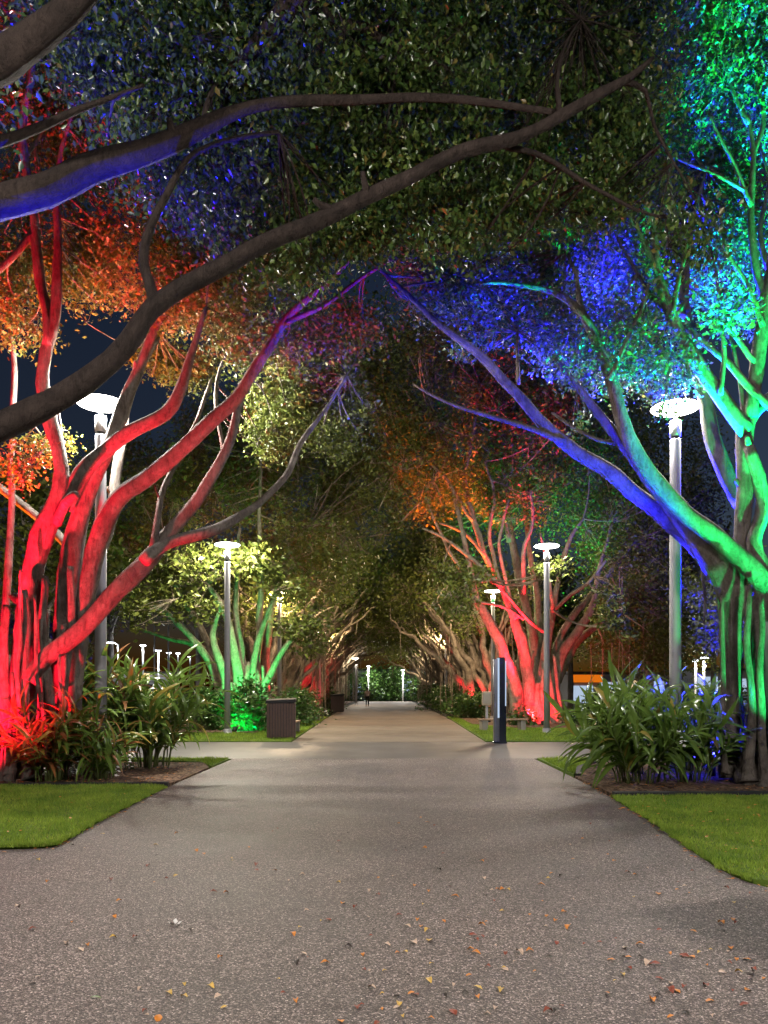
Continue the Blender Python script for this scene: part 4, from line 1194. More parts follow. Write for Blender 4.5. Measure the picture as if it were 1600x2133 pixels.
ginger(-4.75, 15.6, 'tall green ginger clump nearest the left path edge', 1, canes=46, h=2.25, w=1.2, mix=(.84, .14, .02))
ginger(-5.7, 15.2, 'ginger clump with yellow-orange leaf tips before the left lamp post', 2, canes=40, h=2.15, w=1.05, mix=(.62, .26, .12))
ginger(-5.75, 13.25, 'low dark ginger clump with reddish leaves by the red trunk', 3, canes=30, h=1.35, w=0.8, mix=(.55, .10, .35), ll=(.42, .65), flowers=7)
ginger(-5.0, 13.6, 'small ginger clump with white blooms in front of the tall clump', 4, canes=22, h=1.05, w=0.7, mix=(.8, .1, .1), ll=(.4, .6), flowers=22)
ginger(4.35, 13.1, 'broad ginger clump at the right path edge', 5, canes=30, h=1.45, w=1.0, mix=(.96, .04, 0), flowers=12)
ginger(5.25, 13.3, 'ginger clump between the right lamp post and the green trunk', 6, canes=28, h=1.5, w=0.95, mix=(.97, .03, 0), flowers=12)
ginger(5.95, 14.9, 'ginger clump lit blue beside the brown stem of the right fig', 7, canes=22, h=1.6, w=0.8, mix=(1, 0, 0), flowers=5)
ginger(4.75, 14.6, 'back ginger clump with blue-lit leaves at the lamp post foot', 8, canes=22, h=1.75, w=0.8, mix=(1, 0, 0), flowers=5)

# ================================================================== totems, bins, benches
def totem(x, y, h, label, rot=0.0, w=0.36, d=0.26):
    t = thing('wayfinding_totem', label, 'totem', (x, y, 0))
    t.rotation_euler = (0, 0, rot)
    def part(name, bx, mat):
        m = MB(); m.box(*bx, bev=0.006)
        me = mesh_of(name, m.V, m.F); me.materials.append(M[mat])
        o = bpy.data.objects.new(name, me); C.objects.link(o); o.parent = t
        return o
    part('plinth', (-w / 2 - .02, w / 2 + .02, -d / 2 - .02, d / 2 + .02, -0.02, 0.05), 'totem_dark')
    part('side_panel', (-w / 2, -w * .2, -d / 2 + .03, d / 2 - .03, 0.05, h - .04), 'totem_grey')
    part('glint_strip', (-w * .197, -w * .06, -d / 2 + .02, d / 2 - .02, 0.75, h - .02), 'totem_glint')  # pale reflection on the steel, put in as a glowing stripe
    part('lower_strip', (-w * .197, -w * .06, -d / 2 + .021, d / 2 - .021, 0.05, 0.745), 'totem_grey')
    part('front_panel', (-w * .057, w * .40, -d / 2, d / 2, 0.05, h), 'totem_dark')
    part('edge_glint', (w * .403, w * .5, -d / 2 + .02, d / 2 - .02, 1.1, h - .1), 'totem_glint')
    part('lower_edge', (w * .403, w * .5, -d / 2 + .021, d / 2 - .021, 0.05, 1.095), 'totem_dark')
    return t


totem(3.42, 22.75, 2.53, 'slim dark totem with painted pale blue reflections beside the cross path')
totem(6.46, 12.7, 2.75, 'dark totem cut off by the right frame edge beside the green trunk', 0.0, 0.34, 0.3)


def slatted_bin(x, y, w, h, d, label, rot=0.0):
    t = thing('bin_enclosure', label, 'bin', (x, y, 0))
    t.rotation_euler = (0, 0, rot)
    def part(name, V, F, mat):
        me = mesh_of(name, V, F); me.materials.append(M[mat]); o = bpy.data.objects.new(name, me); C.objects.link(o); o.parent = t
        return o
    m = MB().box(-w / 2 + .03, w / 2 - .03, -d / 2 + .03, d / 2 - .03, 0.05, h - .1); part('inner_box', m.V, m.F, 'black_metal')
    m = MB().box(-w / 2 + .05, w / 2 - .05, -d / 2 + .05, d / 2 - .05, 0.0, 0.05); part('plinth', m.V, m.F, 'black_metal')
    # sloped lid
    V = [(-w / 2 - .02, -d / 2 - .02, h - .13), (w / 2 + .02, -d / 2 - .02, h - .10), (w / 2 + .02, d / 2 + .02, h - .06), (-w / 2 - .02, d / 2 + .02, h - .09),
         (-w / 2 - .02, -d / 2 - .02, h - .04), (w / 2 + .02, -d / 2 - .02, h), (w / 2 + .02, d / 2 + .02, h + .04), (-w / 2 - .02, d / 2 + .02, h)]
    part('lid', V, [(0, 3, 2, 1), (4, 5, 6, 7), (0, 1, 5, 4), (1, 2, 6, 5), (2, 3, 7, 6), (3, 0, 4, 7)], 'black_metal')
    n = 10; sw = (w - .02) / n
    ms = MB().box(-sw / 2 + .008, sw / 2 - .008, -.012, .012, 0.04, h - .135, bev=0.004)
    me = mesh_of('slat', ms.V, ms.F); me.materials.append(M['brown_slat'])
    for i in range(n):
        for yy in (-d / 2 + .014, d / 2 - .014):
            o = bpy.data.objects.new('slat', me); C.objects.link(o); o.parent = t; o.location = (-w / 2 + .01 + sw * (i + .5), yy, 0)
    n2 = max(4, int(d / sw))
    for i in range(n2):
        for xx in (-w / 2 + .014, w / 2 - .014):
            o = bpy.data.objects.new('slat', me); C.objects.link(o); o.parent = t
            o.location = (xx, -d / 2 + .04 + (d - .08) * (i + .5) / n2, 0); o.rotation_euler = (0, 0, R(90))
    return t


slatted_bin(-3.32, 24.9, 0.90, 1.27, 0.8, 'brown slatted bin enclosure with black lid nearest the cross path', R(4))
slatted_bin(3.15, 4.25, 0.90, 1.45, 0.8, 'unseen slatted bin added outside the frame at right to shadow the path', R(20))  # added out of view so its shadow darkens the near path
slatted_bin(-3.27, 54.0, 0.92, 1.22, 0.85, 'dark slatted bin enclosure further down the left path edge', R(5))


def bench(x, y, L, label, rot):
    t = thing('bench', label, 'bench', (x, y, 0)); t.rotation_euler = (0, 0, rot)
    for k, yy in enumerate((-.17, 0, .17)):
        m = MB().box(-L / 2, L / 2, yy - .075, yy + .075, .40, .45, bev=.008)
        me = mesh_of('seat_slat', m.V, m.F); me.materials.append(M['timber']); o = bpy.data.objects.new('seat_slat', me); C.objects.link(o); o.parent = t
    for s in (-1, 1):
        m = MB().box(s * L * .4 - .1, s * L * .4 + .1, -.22, .22, -.02, .398, bev=.012)
        me = mesh_of('leg', m.V, m.F); me.materials.append(M['stone']); o = bpy.data.objects.new('leg', me); C.objects.link(o); o.parent = t
    return t


bench(-3.35, 27.6, 1.7, 'pale bench peeking out behind the first slatted bin', R(88))
bench(-3.55, 37.5, 1.9, 'timber bench on stone legs before the left shrubs', R(80))
bench(4.55, 29.5, 1.9, 'low timber bench left of the dark totem', R(8))

eb = thing('control_box', 'small cream utility box on a pole left of the totem', 'utility box', (4.05, 30.2, 0))
MB().box(3.85, 4.22, 30.1, 30.32, 0.95, 1.5, bev=.02).build('cabinet', M['cream'], eb)
MB().box(3.90, 4.17, 30.088, 30.098, 1.02, 1.43).build('cabinet_door', M['stone'], eb)
MB().box(3.99, 4.08, 30.15, 30.27, -.02, .96).build('pole', M['post'], eb)

# ================================================================== walker
def person(x, y, h, label):
    t = thing('person', label, 'person', (x, y, 0))
    s = h / 1.7
    def skin(name, verts, edges, rad, mat, root=0):
        me = bpy.data.meshes.new(name)
        me.from_pydata([(v[0] * s, v[1] * s, v[2] * s) for v in verts], edges, [])
        o = bpy.data.objects.new(name, me); C.objects.link(o); o.parent = t
        md = o.modifiers.new('skin', 'SKIN')
        for i, r in enumerate(rad): me.skin_vertices[0].data[i].radius = (r[0] * s, r[1] * s)
        me.skin_vertices[0].data[root].use_root = True
        md2 = o.modifiers.new('sub', 'SUBSURF'); md2.levels = 2; md2.render_levels = 2
        me.materials.append(M[mat])
        return o
    # body, walking away from the viewer (+y), left foot back
    V = [(0, 0, .92), (0, .01, 1.15), (0, .02, 1.38), (0, .02, 1.47), (0, .04, 1.55), (0, .04, 1.65),
         (-.09, 0, .88), (-.10, .10, .50), (-.10, .02, .10), (-.10, .14, .04),
         (.09, 0, .88), (.10, .02, .48), (.10, -.16, .12), (.10, -.08, .04),
         (-.18, .02, 1.37), (-.23, -.03, 1.10), (-.22, .06, .86), (-.215, .09, .77),
         (.18, .02, 1.37), (.23, .01, 1.10), (.22, .12, .88), (.215, .16, .80)]
    Ed = [(0, 1), (1, 2), (2, 3), (3, 4), (4, 5), (0, 6), (6, 7), (7, 8), (8, 9), (0, 10), (10, 11), (11, 12), (12, 13),
          (2, 14), (14, 15), (15, 16), (16, 17), (2, 18), (18, 19), (19, 20), (20, 21)]
    Rd = [(.13, .10), (.12, .09), (.13, .09), (.05, .05), (.075, .09), (.06, .08), (.08, .08), (.055, .055), (.035, .035), (.035, .03),
          (.08, .08), (.055, .055), (.035, .035), (.035, .03), (.055, .055), (.042, .042), (.03, .03), (.03, .02), (.055, .055), (.042, .042), (.03, .03), (.03, .02)]
    skin('body', V, Ed, Rd, 'skin')
    skin('shirt', [V[0], V[1], V[2], V[14], (-.215, -.01, 1.2), V[18], (.215, .01, 1.2)], [(0, 1), (1, 2), (2, 3), (3, 4), (2, 5), (5, 6)],
         [(.165, .13), (.15, .115), (.155, .115), (.08, .08), (.07, .07), (.08, .08), (.07, .07)], 'shirt')
    skin('trousers', [(0, 0, .95), V[6], V[7], (-.10, .03, .16), V[10], V[11], (.10, -.14, .18)], [(0, 1), (1, 2), (2, 3), (0, 4), (4, 5), (5, 6)],
         [(.145, .115), (.10, .10), (.072, .072), (.05, .05), (.10, .10), (.072, .072), (.05, .05)], 'trousers')
    skin('hair', [(0, .01, 1.53), (0, .03, 1.62), (0, .05, 1.68)], [(0, 1), (1, 2)], [(.07, .06), (.095, .095), (.06, .07)], 'hair', 1)
    return t


person(-1.5, 69.0, 1.68, 'person in pale pink top and black trousers walking away down the path')

# ================================================================== cars
def car(x, y, rot, label, paint):
    t = thing('parked_car', label, 'car', (x, y, 0), 'cars in the lit car park'); t.rotation_euler = (0, 0, rot)
    def part(name, V, F, mat, smooth=False):
        me = mesh_of(name, V, F, smooth); me.materials.append(M[mat]); o = bpy.data.objects.new(name, me); C.objects.link(o); o.parent = t; return o
    # x = length axis; body loft by stations
    st = [(-2.1, .42, .62, .70), (-2.05, .28, .86, .80), (-1.3, .24, .94, .87), (-.2, .24, .95, .88), (.9, .24, .92, .88), (1.7, .26, .82, .84), (2.1, .32, .66, .74), (2.16, .42, .56, .66)]
    V = []; F = []
    for (xx, z0, z1, hw) in st:
        zm = (z0 + z1) / 2
        V += [(xx, -hw * .92, z0), (xx, -hw, zm), (xx, -hw * .94, z1), (xx, hw * .94, z1), (xx, hw, zm), (xx, hw * .92, z0)]
    for i in range(len(st) - 1):
        for k in range(6):
            j = (k + 1) % 6; F.append((i * 6 + k, i * 6 + j, i * 6 + 6 + j, i * 6 + 6 + k))
    F += [(5, 4, 3, 2, 1, 0), tuple(range(len(V) - 6, len(V)))]
    part('body', V, F, paint)
    cb = [(-1.75, .93, .78), (-1.2, 1.38, .64), (.1, 1.44, .64), (1.0, .92, .78)]
    V = []; F = []
    for (xx, z, hw) in cb: V += [(xx, -hw, z), (xx, hw, z)]
    V += [(-1.75, -.78, .9), (-1.75, .78, .9), (1.0, -.78, .9), (1.0, .78, .9)]
    part('roof', [(-1.2, -.64, 1.38), (-1.2, .64, 1.38), (.1, .64, 1.44), (.1, -.64, 1.44), (-1.2, -.6, 1.42), (-1.2, .6, 1.42), (.1, .6, 1.48), (.1, -.6, 1.48)],
         [(0, 4, 7, 3), (1, 2, 6, 5), (4, 5, 6, 7), (0, 1, 5, 4), (3, 7, 6, 2)], paint)
    for s in (-1, 1):
        part('side_window', [(-1.68, s * .79, .94), (.95, s * .79, .94), (.1, s * .645, 1.42), (-1.2, s * .645, 1.37)], [(0, 1, 2, 3)], 'glass')
        part('headlight', [(2.08, s * .42, .60), (2.08, s * .68, .60), (1.98, s * .70, .74), (2.06, s * .42, .72), (2.13, s * .42, .60), (2.12, s * .67, .60), (2.03, s * .70, .75), (2.09, s * .42, .73)],
             [(4, 5, 6, 7), (0, 1, 5, 4), (2, 3, 7, 6)], 'lens')
        part('door_handle', [(-.3, s * .885, .80), (-.12, s * .885, .80), (-.12, s * .885, .83), (-.3, s * .885, .83), (-.3, s * .905, .80), (-.12, s * .905, .80), (-.12, s * .905, .83), (-.3, s * .905, .83)],
             [(4, 5, 6, 7), (0, 1, 5, 4), (3, 2, 6, 7)], 'chrome')
    part('windscreen', [(1.0, -.74, .93), (1.0, .74, .93), (.12, .60, 1.43), (.12, -.60, 1.43)], [(0, 1, 2, 3)], 'glass')
    part('rear_window', [(-1.75, -.74, .93), (-1.22, -.60, 1.37), (-1.22, .60, 1.37), (-1.75, .74, .93)], [(0, 1, 2, 3)], 'glass')
    for sx in (-1.3, 1.35):
        for s in (-1, 1):
            V = []; F = []; sg = 18; pr = [(.20, .02), (.31, .0), (.33, .04), (.33, .16), (.31, .2), (.1, .2)]
            for (r_, o_) in pr:
                for i in range(sg):
                    a = 2 * math.pi * i / sg; V.append((sx + r_ * math.cos(a), s * (.90 - o_), .33 + r_ * math.sin(a)))
            for k in range(len(pr) - 1):
                for i in range(sg):
                    j = (i + 1) % sg; F.append((k * sg + i, k * sg + j, k * sg + sg + j, k * sg + sg + i))
            w = part('wheel', V, F, 'rubber', True)
            V = [(sx, s * .885, .33)] + [(sx + .2 * math.cos(2 * math.pi * i / sg), s * .878, .33 + .2 * math.sin(2 * math.pi * i / sg)) for i in range(sg)]
            rm = part('rim', V, [(0, 1 + i, 1 + (i + 1) % sg) for i in range(sg)], 'chrome'); rm.parent = w
    return t


car(-22.6, 58, R(-70), 'white parked car glimpsed left of the tall ginger clump', 'car_white')
car(-25.6, 60, R(-75), 'dark parked car beside the white car in the car park', 'car_dark')
car(-21.6, 66, R(-80), 'white car parked behind the first white car', 'car_white')
car(28.0, 68, R(200), 'white car before the lit shops at right', 'car_white')

# ================================================================== distant street lights, masts, buildings
def street_light(x, y, h, label, arm=0.9, power=0, col=(0.85, 0.92, 1.0), side=-1):
    t = thing('street_light', label, 'street light', (x, y, 0), 'distant street lights')
    MB().lathe((x, y, 0), [(.10, -.02), (.09, .3), (.07, h)], 10).build('pole', M['post_cap'], t, True)
    if arm:
        V, F = tube([(x, y, h - .1), (x + side * arm * .5, y, h + .12), (x + side * arm, y, h + .15)], [.03, .028, .025], 8, .3, 0)
        obj('arm', V, F, M['post_cap'], t, True)
    cx = x + side * arm
    MB().box(cx - .24, cx + .24, y - .12, y + .12, h + .12, h + .2, bev=.02).build('lamp_head', M['post'], t)
    MB().box(cx - .2, cx + .2, y - .125, y + .1, h + .06, h + .118).build('lamp_lens', M['street_glow'], t)
    if power: point_light(t, (cx, y - .05, h - .12), col, power, .15)
    return t


M['street_glow'] = emit('street_lamp_glow', (0.9, 0.95, 1.0), 18)
M['kiosk_glow'] = emit('kiosk_sign_glow', (1.0, 0.78, 0.45), 1.6)
M['shop_white'] = emit('lit_shop_window', (0.62, 0.78, 1.0), 0.7)
M['shop_warm'] = emit('lit_shop_window_warm', (1.0, 0.75, 0.4), 0.9)
M['orange_awning'] = emit('backlit_orange_fascia', (1.0, 0.22, 0.01), 0.7)

SL = [(247, 1342, 50, 'street light with a side arm, leftmost over the car park', .55, 500), (298, 1347, 62, 'slim lit street light second from the left over the car park', 0.0, 300), (330, 1358, 66, 'brightest far street light glaring over the car park', 0.0, 900),
      (352, 1362, 74, 'slim street light just right of the brightest one', 0.0, 0), (371, 1363, 80, 'small street light before the thin masts', 0.0, 0), (396, 1370, 86, 'rightmost small street light over the car park', 0.0, 0),
      (213, 1358, 58, 'dim street light showing between trunk and post', 0.0, 0)]
for x, y, Y, lab, arm, pw in SL:
    p = P(x, y, Y); street_light(p[0], Y, p[2], lab, arm, pw)
for x, y, Y, lab, pw in [(1449, 1380, 44, 'left of the two close pale lamp posts beyond the blue tree', 200), (1466, 1374, 42, 'right of the two close pale lamp posts beyond the blue tree', 350)]:
    p = P(x, y, Y); street_light(p[0], Y, p[2], lab, 0.0, pw, (1, .95, .85))
for x, Y, h, lab in [(322, 60, 7.6, 'thin bare mast left of its twin over the car park'), (351, 60, 7.6, 'thin bare mast right of its twin over the car park')]:
    p = P(x, 1400, Y)
    t = thing('mast', lab, 'mast', (p[0], Y, 0))
    MB().lathe((p[0], Y, 0), [(.09, -.02), (.07, 2), (.05, h)], 8).build('pole', M['post'], t, True)
    MB().lathe((p[0], Y, h - .02), [(.05, 0), (.07, .05), (.03, .11)], 8).build('finial', M['post_cap'], t, True)

# kiosk with lit fascia
k = P(292, 1400, 72); kx = k[0]
t = thing('kiosk', 'small kiosk with yellow lit fascia across the car park', 'kiosk', (kx, 72, 0))
MB().box(kx - 2.2, kx + 2.2, 72, 75, -.05, 2.3).build('wall', M['wall'], t)
MB().box(kx - 2.6, kx + 2.6, 71.3, 75.4, 3.05, 3.2).build('roof', M['roof'], t)
MB().box(kx - .8, kx + 1.0, 71.5, 71.62, 2.45, 3.04).build('fascia_sign', M['kiosk_glow'], t)
MB().box(kx - 2.5, kx + 2.5, 71.63, 75.2, 2.31, 3.04).build('soffit', M['wall'], t)
MB().box(kx - 1.7, kx - .3, 71.97, 71.995, 0.9, 2.1).build('window', M['shop_white'], t)
MB().box(kx + .3, kx + 1.2, 71.97, 71.995, 0.0, 2.05).build('door', M['black_metal'], t)


def shop(x0, x1, y, h, label, wallm, wins, roof=0.25, fascia=None):
    t = thing('shop_building', label, 'building', ((x0 + x1) / 2, y, 0))
    MB().box(x0, x1, y, y + 7, -.05, h).build('wall', M[wallm], t)
    MB().box(x0 - .3, x1 + .3, y - 1.3, y + 7.3, h + .003, h + roof).build('roof', M['roof'], t)
    for (a, b, z0, z1, m) in wins:
        w = MB().box(a, b, y - .05, y - .004, z0, z1).build('window', M[m], t)
        n = max(1, int((b - a) / 1.1))
        for i in range(n + 1):
            xx = a + (b - a) * i / n
            MB().box(xx - .035, xx + .035, y - .09, y - .052, z0, z1).build('mullion', M['black_metal'], w)
    if fascia:
        MB().box(x0 + .1, x1 - .1, y - 1.36, y - 1.30, h - .75, h - .05).build('fascia', M[fascia], t)
    return t


shop(17.2, 20.2, 72, 2.95, 'low pavilion with backlit orange fascia behind the red-lit fig', 'wall', [(17.5, 19.6, .3, 1.9, 'shop_white')], fascia='orange_awning')
shop(21.5, 29.5, 80, 3.1, 'low shop with blue-white lit windows seen past the ginger', 'wall', [(21.8, 24.6, .4, 2.3, 'shop_white'), (25.2, 26.4, .4, 2.5, 'shop_warm'), (27.0, 29.2, .2, 2.4, 'shop_white')])
shop(30.5, 39, 76, 3.4, 'shop with tall lit windows left of the brown stem', 'wall', [(30.9, 33.0, .1, 2.8, 'shop_white'), (33.6, 34.6, .1, 2.8, 'shop_warm'), (35.2, 38.6, .2, 2.6, 'shop_white')])
shop(-52, -34, 96, 4.2, 'long dark building with a few lit windows beyond the car park', 'roof', [(-50, -47, .8, 2.4, 'shop_white'), (-44, -41, .8, 2.4, 'shop_warm'), (-38, -36, .8, 2.4, 'shop_white')])
shop(-8, 9, 122, 4.5, 'building with lit windows glimpsed beyond the tunnel end', 'wall', [(-6.5, -3.5, .6, 2.9, 'shop_white'), (-2.0, 0.4, .6, 2.9, 'shop_white'), (2.5, 5.5, .6, 2.9, 'shop_white')])
street_light(-2.0, 98.5, 4.4, 'bright white lamp at the far end of the leaf tunnel', 0.0, 2600, (1, .97, .92))
street_light(2.4, 97.5, 3.9, 'second white lamp at the tunnel end, right of the first', 0.0, 2600, (1, .97, .92))

# ================================================================== fallen leaves and litter
FL = {}
for key, col in (('orange', (0.62, 0.22, 0.03)), ('yellow', (0.62, 0.40, 0.09)), ('dark_red', (0.24, 0.05, 0.025)), ('pale', (0.55, 0.40, 0.30)), ('dark_brown', (0.035, 0.025, 0.02))):
    m = simple('fallen_leaf_' + key, col, 0.5, var=0.3, scale=40)
    ms = []
    for v in range(3):
        rs = random.Random(v * 7 + 3)
        n = 6; V = []; F = []
        for i in range(n):
            tt = i / (n - 1); w = 0.012 + 0.30 * math.sin(math.pi * tt ** 0.85) if 0 < i < n - 1 else 0.01
            z = 0.10 * math.sin(tt * 3.1) * (1 + .6 * v) ; cu = 0.10 + 0.08 * v
            V += [(tt - .5, -w, z + cu * rs.uniform(.4, 1.6) * w * 2), (tt - .5, 0, z), (tt - .5, w, z + cu * rs.uniform(.4, 1.6) * w * 2)]
        for i in range(n - 1):
            a = i * 3; F += [(a, a + 3, a + 4, a + 1), (a + 1, a + 4, a + 5, a + 2)]
        V += [(-.5, -.01, 0), (-.5, .01, 0), (-.78, 0, .03)]; q = len(V); F.append((q - 3, q - 2, q - 1))
        me = mesh_of('fallen_leaf', V, F, False); me.materials.append(m); ms.append(me)
    FL[key] = ms
LAB = {'orange': ('small orange fallen leaf lying on the path', 'orange fallen leaves on the path'),
       'yellow': ('small yellow-tan fallen leaf lying on the path', 'yellow-tan fallen leaves on the path'),
       'dark_red': ('small dark red fallen leaf lying on the path', 'dark red fallen leaves on the path'),
       'pale': ('small pale pinkish fallen leaf lying on the path', 'pale fallen leaves on the path'),
       'dark_brown': ('small blackish dried leaf lying on the path', 'blackish dried leaves on the path')}


def fallen(key, x, y, s, z=0.004):
    o = bpy.data.objects.new('fallen_leaf', random.choice(FL[key])); C.objects.link(o)
    o.location = (x, y, z); o.rotation_euler = (random.uniform(-.25, .25), random.uniform(-.25, .25), random.uniform(0, 6.28)); o.scale = (s, s, s)
    u = CX + x / y * FPX; v = HZ + CAMH * FPX / y
    zone = ('front ' if v > 1960 else 'middle ' if v > 1820 else 'far ') + ('left' if u < 533 else 'centre' if u < 1067 else 'right')
    tag(o, LAB[key][0] + ', ' + zone + ' stretch', 'leaf', LAB[key][1] + ', ' + zone + ' stretch')


# leaves one can pick out in the photograph (pixel on the ground, colour)
PICK = [('orange', 408, 589), ('orange', 128, 691), ('orange', 297, 738), ('orange', 492, 706), ('orange', 656, 689), ('orange', 748, 801), ('orange', 408, 857), ('orange', 769, 866), ('orange', 608, 965), ('orange', 1065, 938),
        ('orange', 947, 1001), ('orange', 1282, 988), ('dark_red', 1250, 984), ('dark_red', 1128, 1018), ('dark_red', 372, 897), ('dark_red', 720, 930), ('orange', 362, 960), ('orange', 384, 973), ('yellow', 180, 880), ('yellow', 190, 920), ('yellow', 188, 1088),
        ('yellow', 62, 1187), ('dark_red', 286, 1219), ('orange', 1117, 1171), ('orange', 1358, 1173), ('dark_red', 1340, 1108), ('dark_red', 1148, 1080), ('orange', 1455, 832), ('orange', 1404, 849), ('orange', 1445, 953), ('orange', 1512, 1000), ('dark_red', 1500, 1188),
        ('orange', 1515, 1127), ('pale', 1412, 1054), ('dark_brown', 1527, 1060), ('dark_brown', 686, 990), ('dark_brown', 228, 626), ('dark_brown', 806, 655), ('orange', 1143, 725), ('orange', 958, 588), ('orange', 829, 495), ('dark_red', 1013, 635), ('pale', 415, 661), ('pale', 503, 1041),
        ('pale', 97, 862), ('pale', 127, 930), ('dark_red', 63, 817), ('dark_red', 683, 1219), ('dark_red', 1190, 1130), ('orange', 1218, 1132), ('orange', 182, 427), ('orange', 168, 535), ('pale', 1100, 1018), ('pale', 565, 972), ('pale', 1003, 950), ('yellow', 392, 1117), ('yellow', 490, 1130)]
for key, zx, zy in PICK:
    g = G(800 + zx / 2, 1500 + zy / 2); fallen(key, g[0], g[1], random.uniform(0.048, 0.069))
PICK2 = [('orange', 496, 755), ('orange', 475, 822), ('yellow', 470, 910), ('orange', 850, 558), ('orange', 817, 545), ('yellow', 650, 522), ('orange', 942, 722), ('dark_red', 890, 718), ('orange', 916, 992), ('dark_brown', 1232, 1013), ('orange', 1217, 896), ('dark_red', 1367, 834), ('orange', 1428, 766), ('dark_red', 1480, 780),
         ('yellow', 880, 1114), ('pale', 908, 1155), ('yellow', 705, 1140), ('orange', 1232, 1175), ('dark_red', 1488, 1200), ('orange', 1420, 1258), ('dark_red', 134, 874), ('pale', 74, 777), ('yellow', 160, 585), ('dark_brown', 655, 565), ('dark_red', 618, 608), ('dark_red', 461, 667), ('yellow', 732, 649), ('pale', 278, 931), ('pale', 336, 958),
         ('dark_red', 1068, 604), ('dark_red', 1068, 626), ('orange', 1145, 627), ('dark_red', 1413, 506), ('pale', 1258, 648), ('pale', 1535, 712), ('yellow', 428, 475), ('orange', 736, 473), ('pale', 1265, 975), ('orange', 1355, 1016), ('dark_brown', 1452, 947), ('orange', 660, 1246), ('pale', 1550, 1120), ('yellow', 768, 1155)]
for key, zx, zy in PICK2:
    g = G(zx / 2, 1500 + zy / 2); fallen(key, g[0], g[1], random.uniform(0.046, 0.064))
for i in range(185):
    y = 1690 + (2133 - 1690) * random.random() ** 0.8; x = random.uniform(0, 1600) if random.random() < .4 else random.uniform(700, 1600)
    g = G(x, y)
    if g[1] > 6.1 and (g[0] > 2.9 or g[0] < -3.2): continue
    fallen(random.choices(['orange', 'yellow', 'dark_red', 'pale', 'dark_brown'], [3, 2, 3, 3, 2])[0], g[0], g[1], random.uniform(0.023, 0.046))

# fine litter drifted along the lawn edges
cen = []
for p in path_r:
    if 6.0 < p[1] < 13:
        for _ in range(9): cen.append((p[0] + random.gauss(0.02, .06), p[1] + random.gauss(0, .2), 0.012))
for p in path_l:
    if 7.6 < p[1] < 12.6:
        for _ in range(3): cen.append((p[0] + random.gauss(0.0, .05), p[1] + random.gauss(0, .2), 0.012))
for _ in range(140): cen.append((random.uniform(3.2, 6.5), random.uniform(6.3, 11), 0.075))
for _ in range(40): cen.append((random.uniform(-6.5, -3.6), random.uniform(7.8, 12), 0.075))
for _ in range(120): cen.append((random.uniform(3.0, 4.2), random.uniform(5.75, 6.25), 0.012))
for _ in range(500): cen.append((random.uniform(-8, -3.7), random.uniform(12.9, 16.4), 0.035))
for _ in range(500): cen.append((random.uniform(3.6, 8), random.uniform(11.9, 15.6), 0.035))
cen = np.array(cen)
V, F = leaf_cloud(cen, 1, 0.004, 0.05, 0.0, 0.3)
mid = np.repeat(cen, 4, 0); V[:, 2] = mid[:, 2] + (V[:, 2] - mid[:, 2]) * 0.3
tag(obj('leaf_litter', V, F, FL['orange'][0].materials[0]), 'fine brown and orange leaf litter drifted along the lawn edges', 'leaf litter', kind='stuff')

# white scrap and fresh green leaf
g = G(364, 1927)
V = []; F = []
for i in range(5):
    a = i * 1.35 + .3; o = np.array([g[0] + .012 * math.cos(a), g[1] + .012 * math.sin(a), 0.004]); d = np.array([math.cos(a), math.sin(a), .55 + .3 * (i % 2)]) * .035; s = np.array([-math.sin(a), math.cos(a), .2]) * .017
    b = len(V); V += [o, o + d * .55 + s, o + d, o + d * .5 - s]; F += [(b, b + 1, b + 2), (b, b + 2, b + 3)]
tag(obj('fallen_blossom', V, F, M['flower']), 'white fallen blossom lying alone on the path', 'blossom')
g = G(200, 2082)
o = bpy.data.objects.new('fallen_leaf', ginger_leaf_mesh('fallen_leaf', .3, 'shrub_leaf')); C.objects.link(o)
o.location = (g[0] - .03, g[1], .012); o.scale = (.06, .16, .06); o.rotation_euler = (0, 0, .2)
tag(o, 'single fresh green leaf on the path at lower left', 'leaf')

# ================================================================== coloured floodlights
flood((-6.5, 11.2, 0.15), (-6.2, 13.8, 2.8), RED, 6500, 66, 'red floodlight on the left lawn facing the fig trunk')
flood((-7.6, 12.92, 0.15), (-6.3, 14.0, 2.2), RED, 2400, 110, 'red floodlight in the bed beside the left fig trunk')
flood((-6.9, 11.2, 0.15), (-6.0, 13.6, 7.5), RED, 26000, 40, 'red floodlight aimed up the limbs of the left fig')
flood((-6.3, 11.0, 0.15), (-2.7, 13.4, 6.6), RED, 11000, 22, 'red floodlight on the left lawn aimed along the outer limbs')
flood((-8.8, 16.4, 0.15), (-7.0, 14.7, 8.0), ORANGE, 27000, 50, 'orange floodlight behind the left fig')
flood((-6.1, 10.2, 0.12), (-3.5, 8.9, 8.2), BLUE, 30000, 32, 'blue floodlight under the overhanging fig')
flood((6.75, 10.6, 0.12), (6.45, 13.0, 2.2), GREEN, 2600, 34, 'green floodlight on the right lawn facing the green trunk', 0.3)
flood((7.4, 12.1, 0.12), (6.7, 13.2, 2.4), GREEN, 1200, 70, 'green floodlight in the bed right of the green trunk')
flood((6.9, 10.8, 0.12), (6.2, 13.2, 6.6), GREEN, 11000, 29, 'green floodlight aimed up the right fig')
flood((8.4, 11.95, 0.12), (3.9, 12.4, 6.6), GREEN, 32000, 15, 'narrow green floodlight along the upper left limb of the right fig', 0.5)
flood((7.4, 12.0, 0.12), (6.7, 13.2, 14.0), GREEN, 75000, 36, 'green floodlight aimed at the top of the right fig')
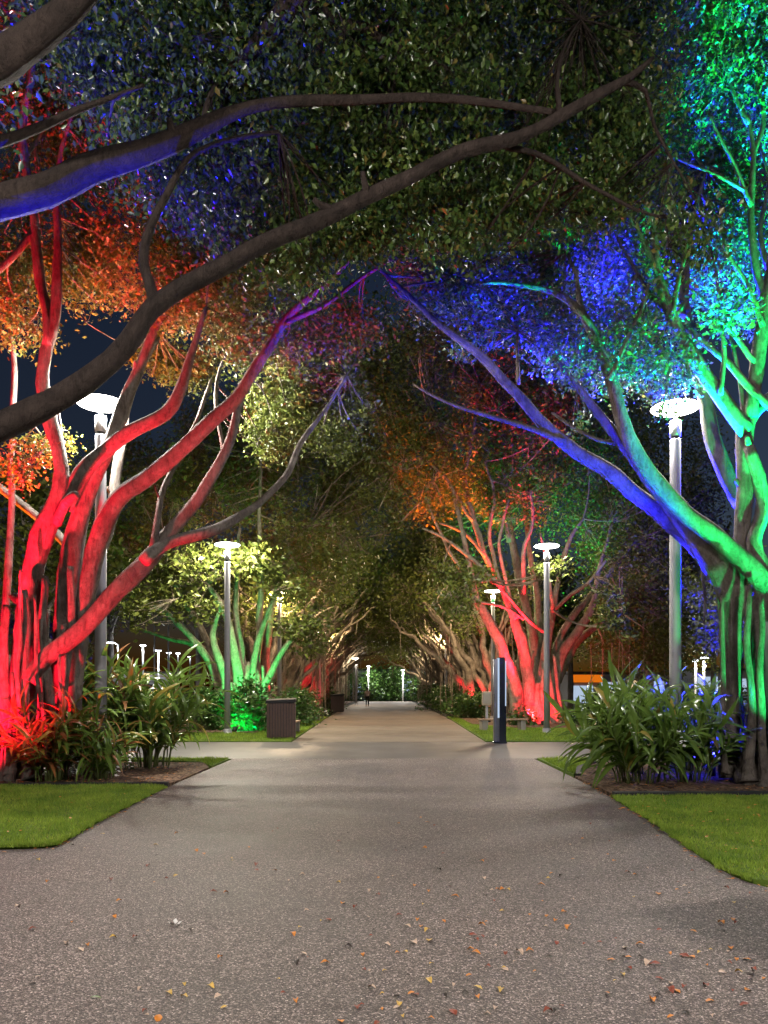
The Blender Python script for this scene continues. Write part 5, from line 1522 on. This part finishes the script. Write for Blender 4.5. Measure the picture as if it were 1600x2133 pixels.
flood((6.7, 12.0, 0.15), (3.2, 12.95, 4.8), BLUE, 26000, 34, 'blue floodlight under the low limb of the right fig')
flood((5.95, 14.0, 0.15), (5.5, 14.4, 5.0), BLUE, 9000, 150, 'blue floodlight between the right ginger clumps')
flood((7.0, 16.2, 0.15), (6.1, 15.2, 9.3), BLUE, 320000, 60, 'blue floodlight behind the right fig trunk')
flood((6.3, 15.9, 0.15), (4.0, 13.2, 7.3), BLUE, 140000, 40, 'blue floodlight behind the right fig aimed at its left crown')
flood((6.9, 33.4, 0.15), (7.1, 35.6, 2.0), RED, 1500, 110, 'red floodlight glowing at the foot of the mid fig')
flood((6.0, 33.6, 0.15), (5.8, 34.6, 9.4), RED, 170000, 30, 'red floodlight aimed up through the mid fig')
flood((6.5, 33.2, 0.15), (5.6, 34.4, 5.5), RED, 32000, 50, 'red floodlight raking the lower stems of the mid fig')
flood((4.9, 36.0, 0.15), (3.0, 34.2, 10.6), (1.0, 0.12, 0.006), 60000, 28, 'orange floodlight under the mid fig canopy')
flood((6.6, 39.0, 0.15), (6.9, 37.6, 7.0), GREEN, 12000, 60, 'green floodlight behind the mid fig')
flood((-5.6, 30.9, 0.3), (-6.2, 33.4, 2.8), GREEN, 2600, 80, 'green floodlight before the left mid fig')
flood((-5.4, 27.9, 0.15), (-5.2, 29.2, 0.8), GREEN, 420, 110, 'green floodlight washing the shrub by the left lamp post')
flood((-4.6, 35.6, 0.15), (-5.4, 35.6, 3.0), RED, 3200, 80, 'red floodlight behind the left mid fig')
flood((-5.0, 52.6, 0.15), (-5.6, 54.6, 1.6), RED, 900, 80, 'red floodlight near the second bin')
flood((5.2, 44.6, 0.15), (6.0, 46.6, 2.4), RED, 1300, 80, 'red floodlight beyond the mid fig')
flood((11.6, 24.2, 0.15), (12.3, 25.6, 3.5), BLUE, 14000, 100, 'blue floodlight under the small tree at right')
flood((-27.5, 64, 0.2), (-28, 66, 3), BLUE, 12000, 90, 'blue floodlight across the car park')
plain_tree(-27.8, 66.5, 6.5, 2.6, 'far small tree lit blue across the car park', 71, clump=0.25)
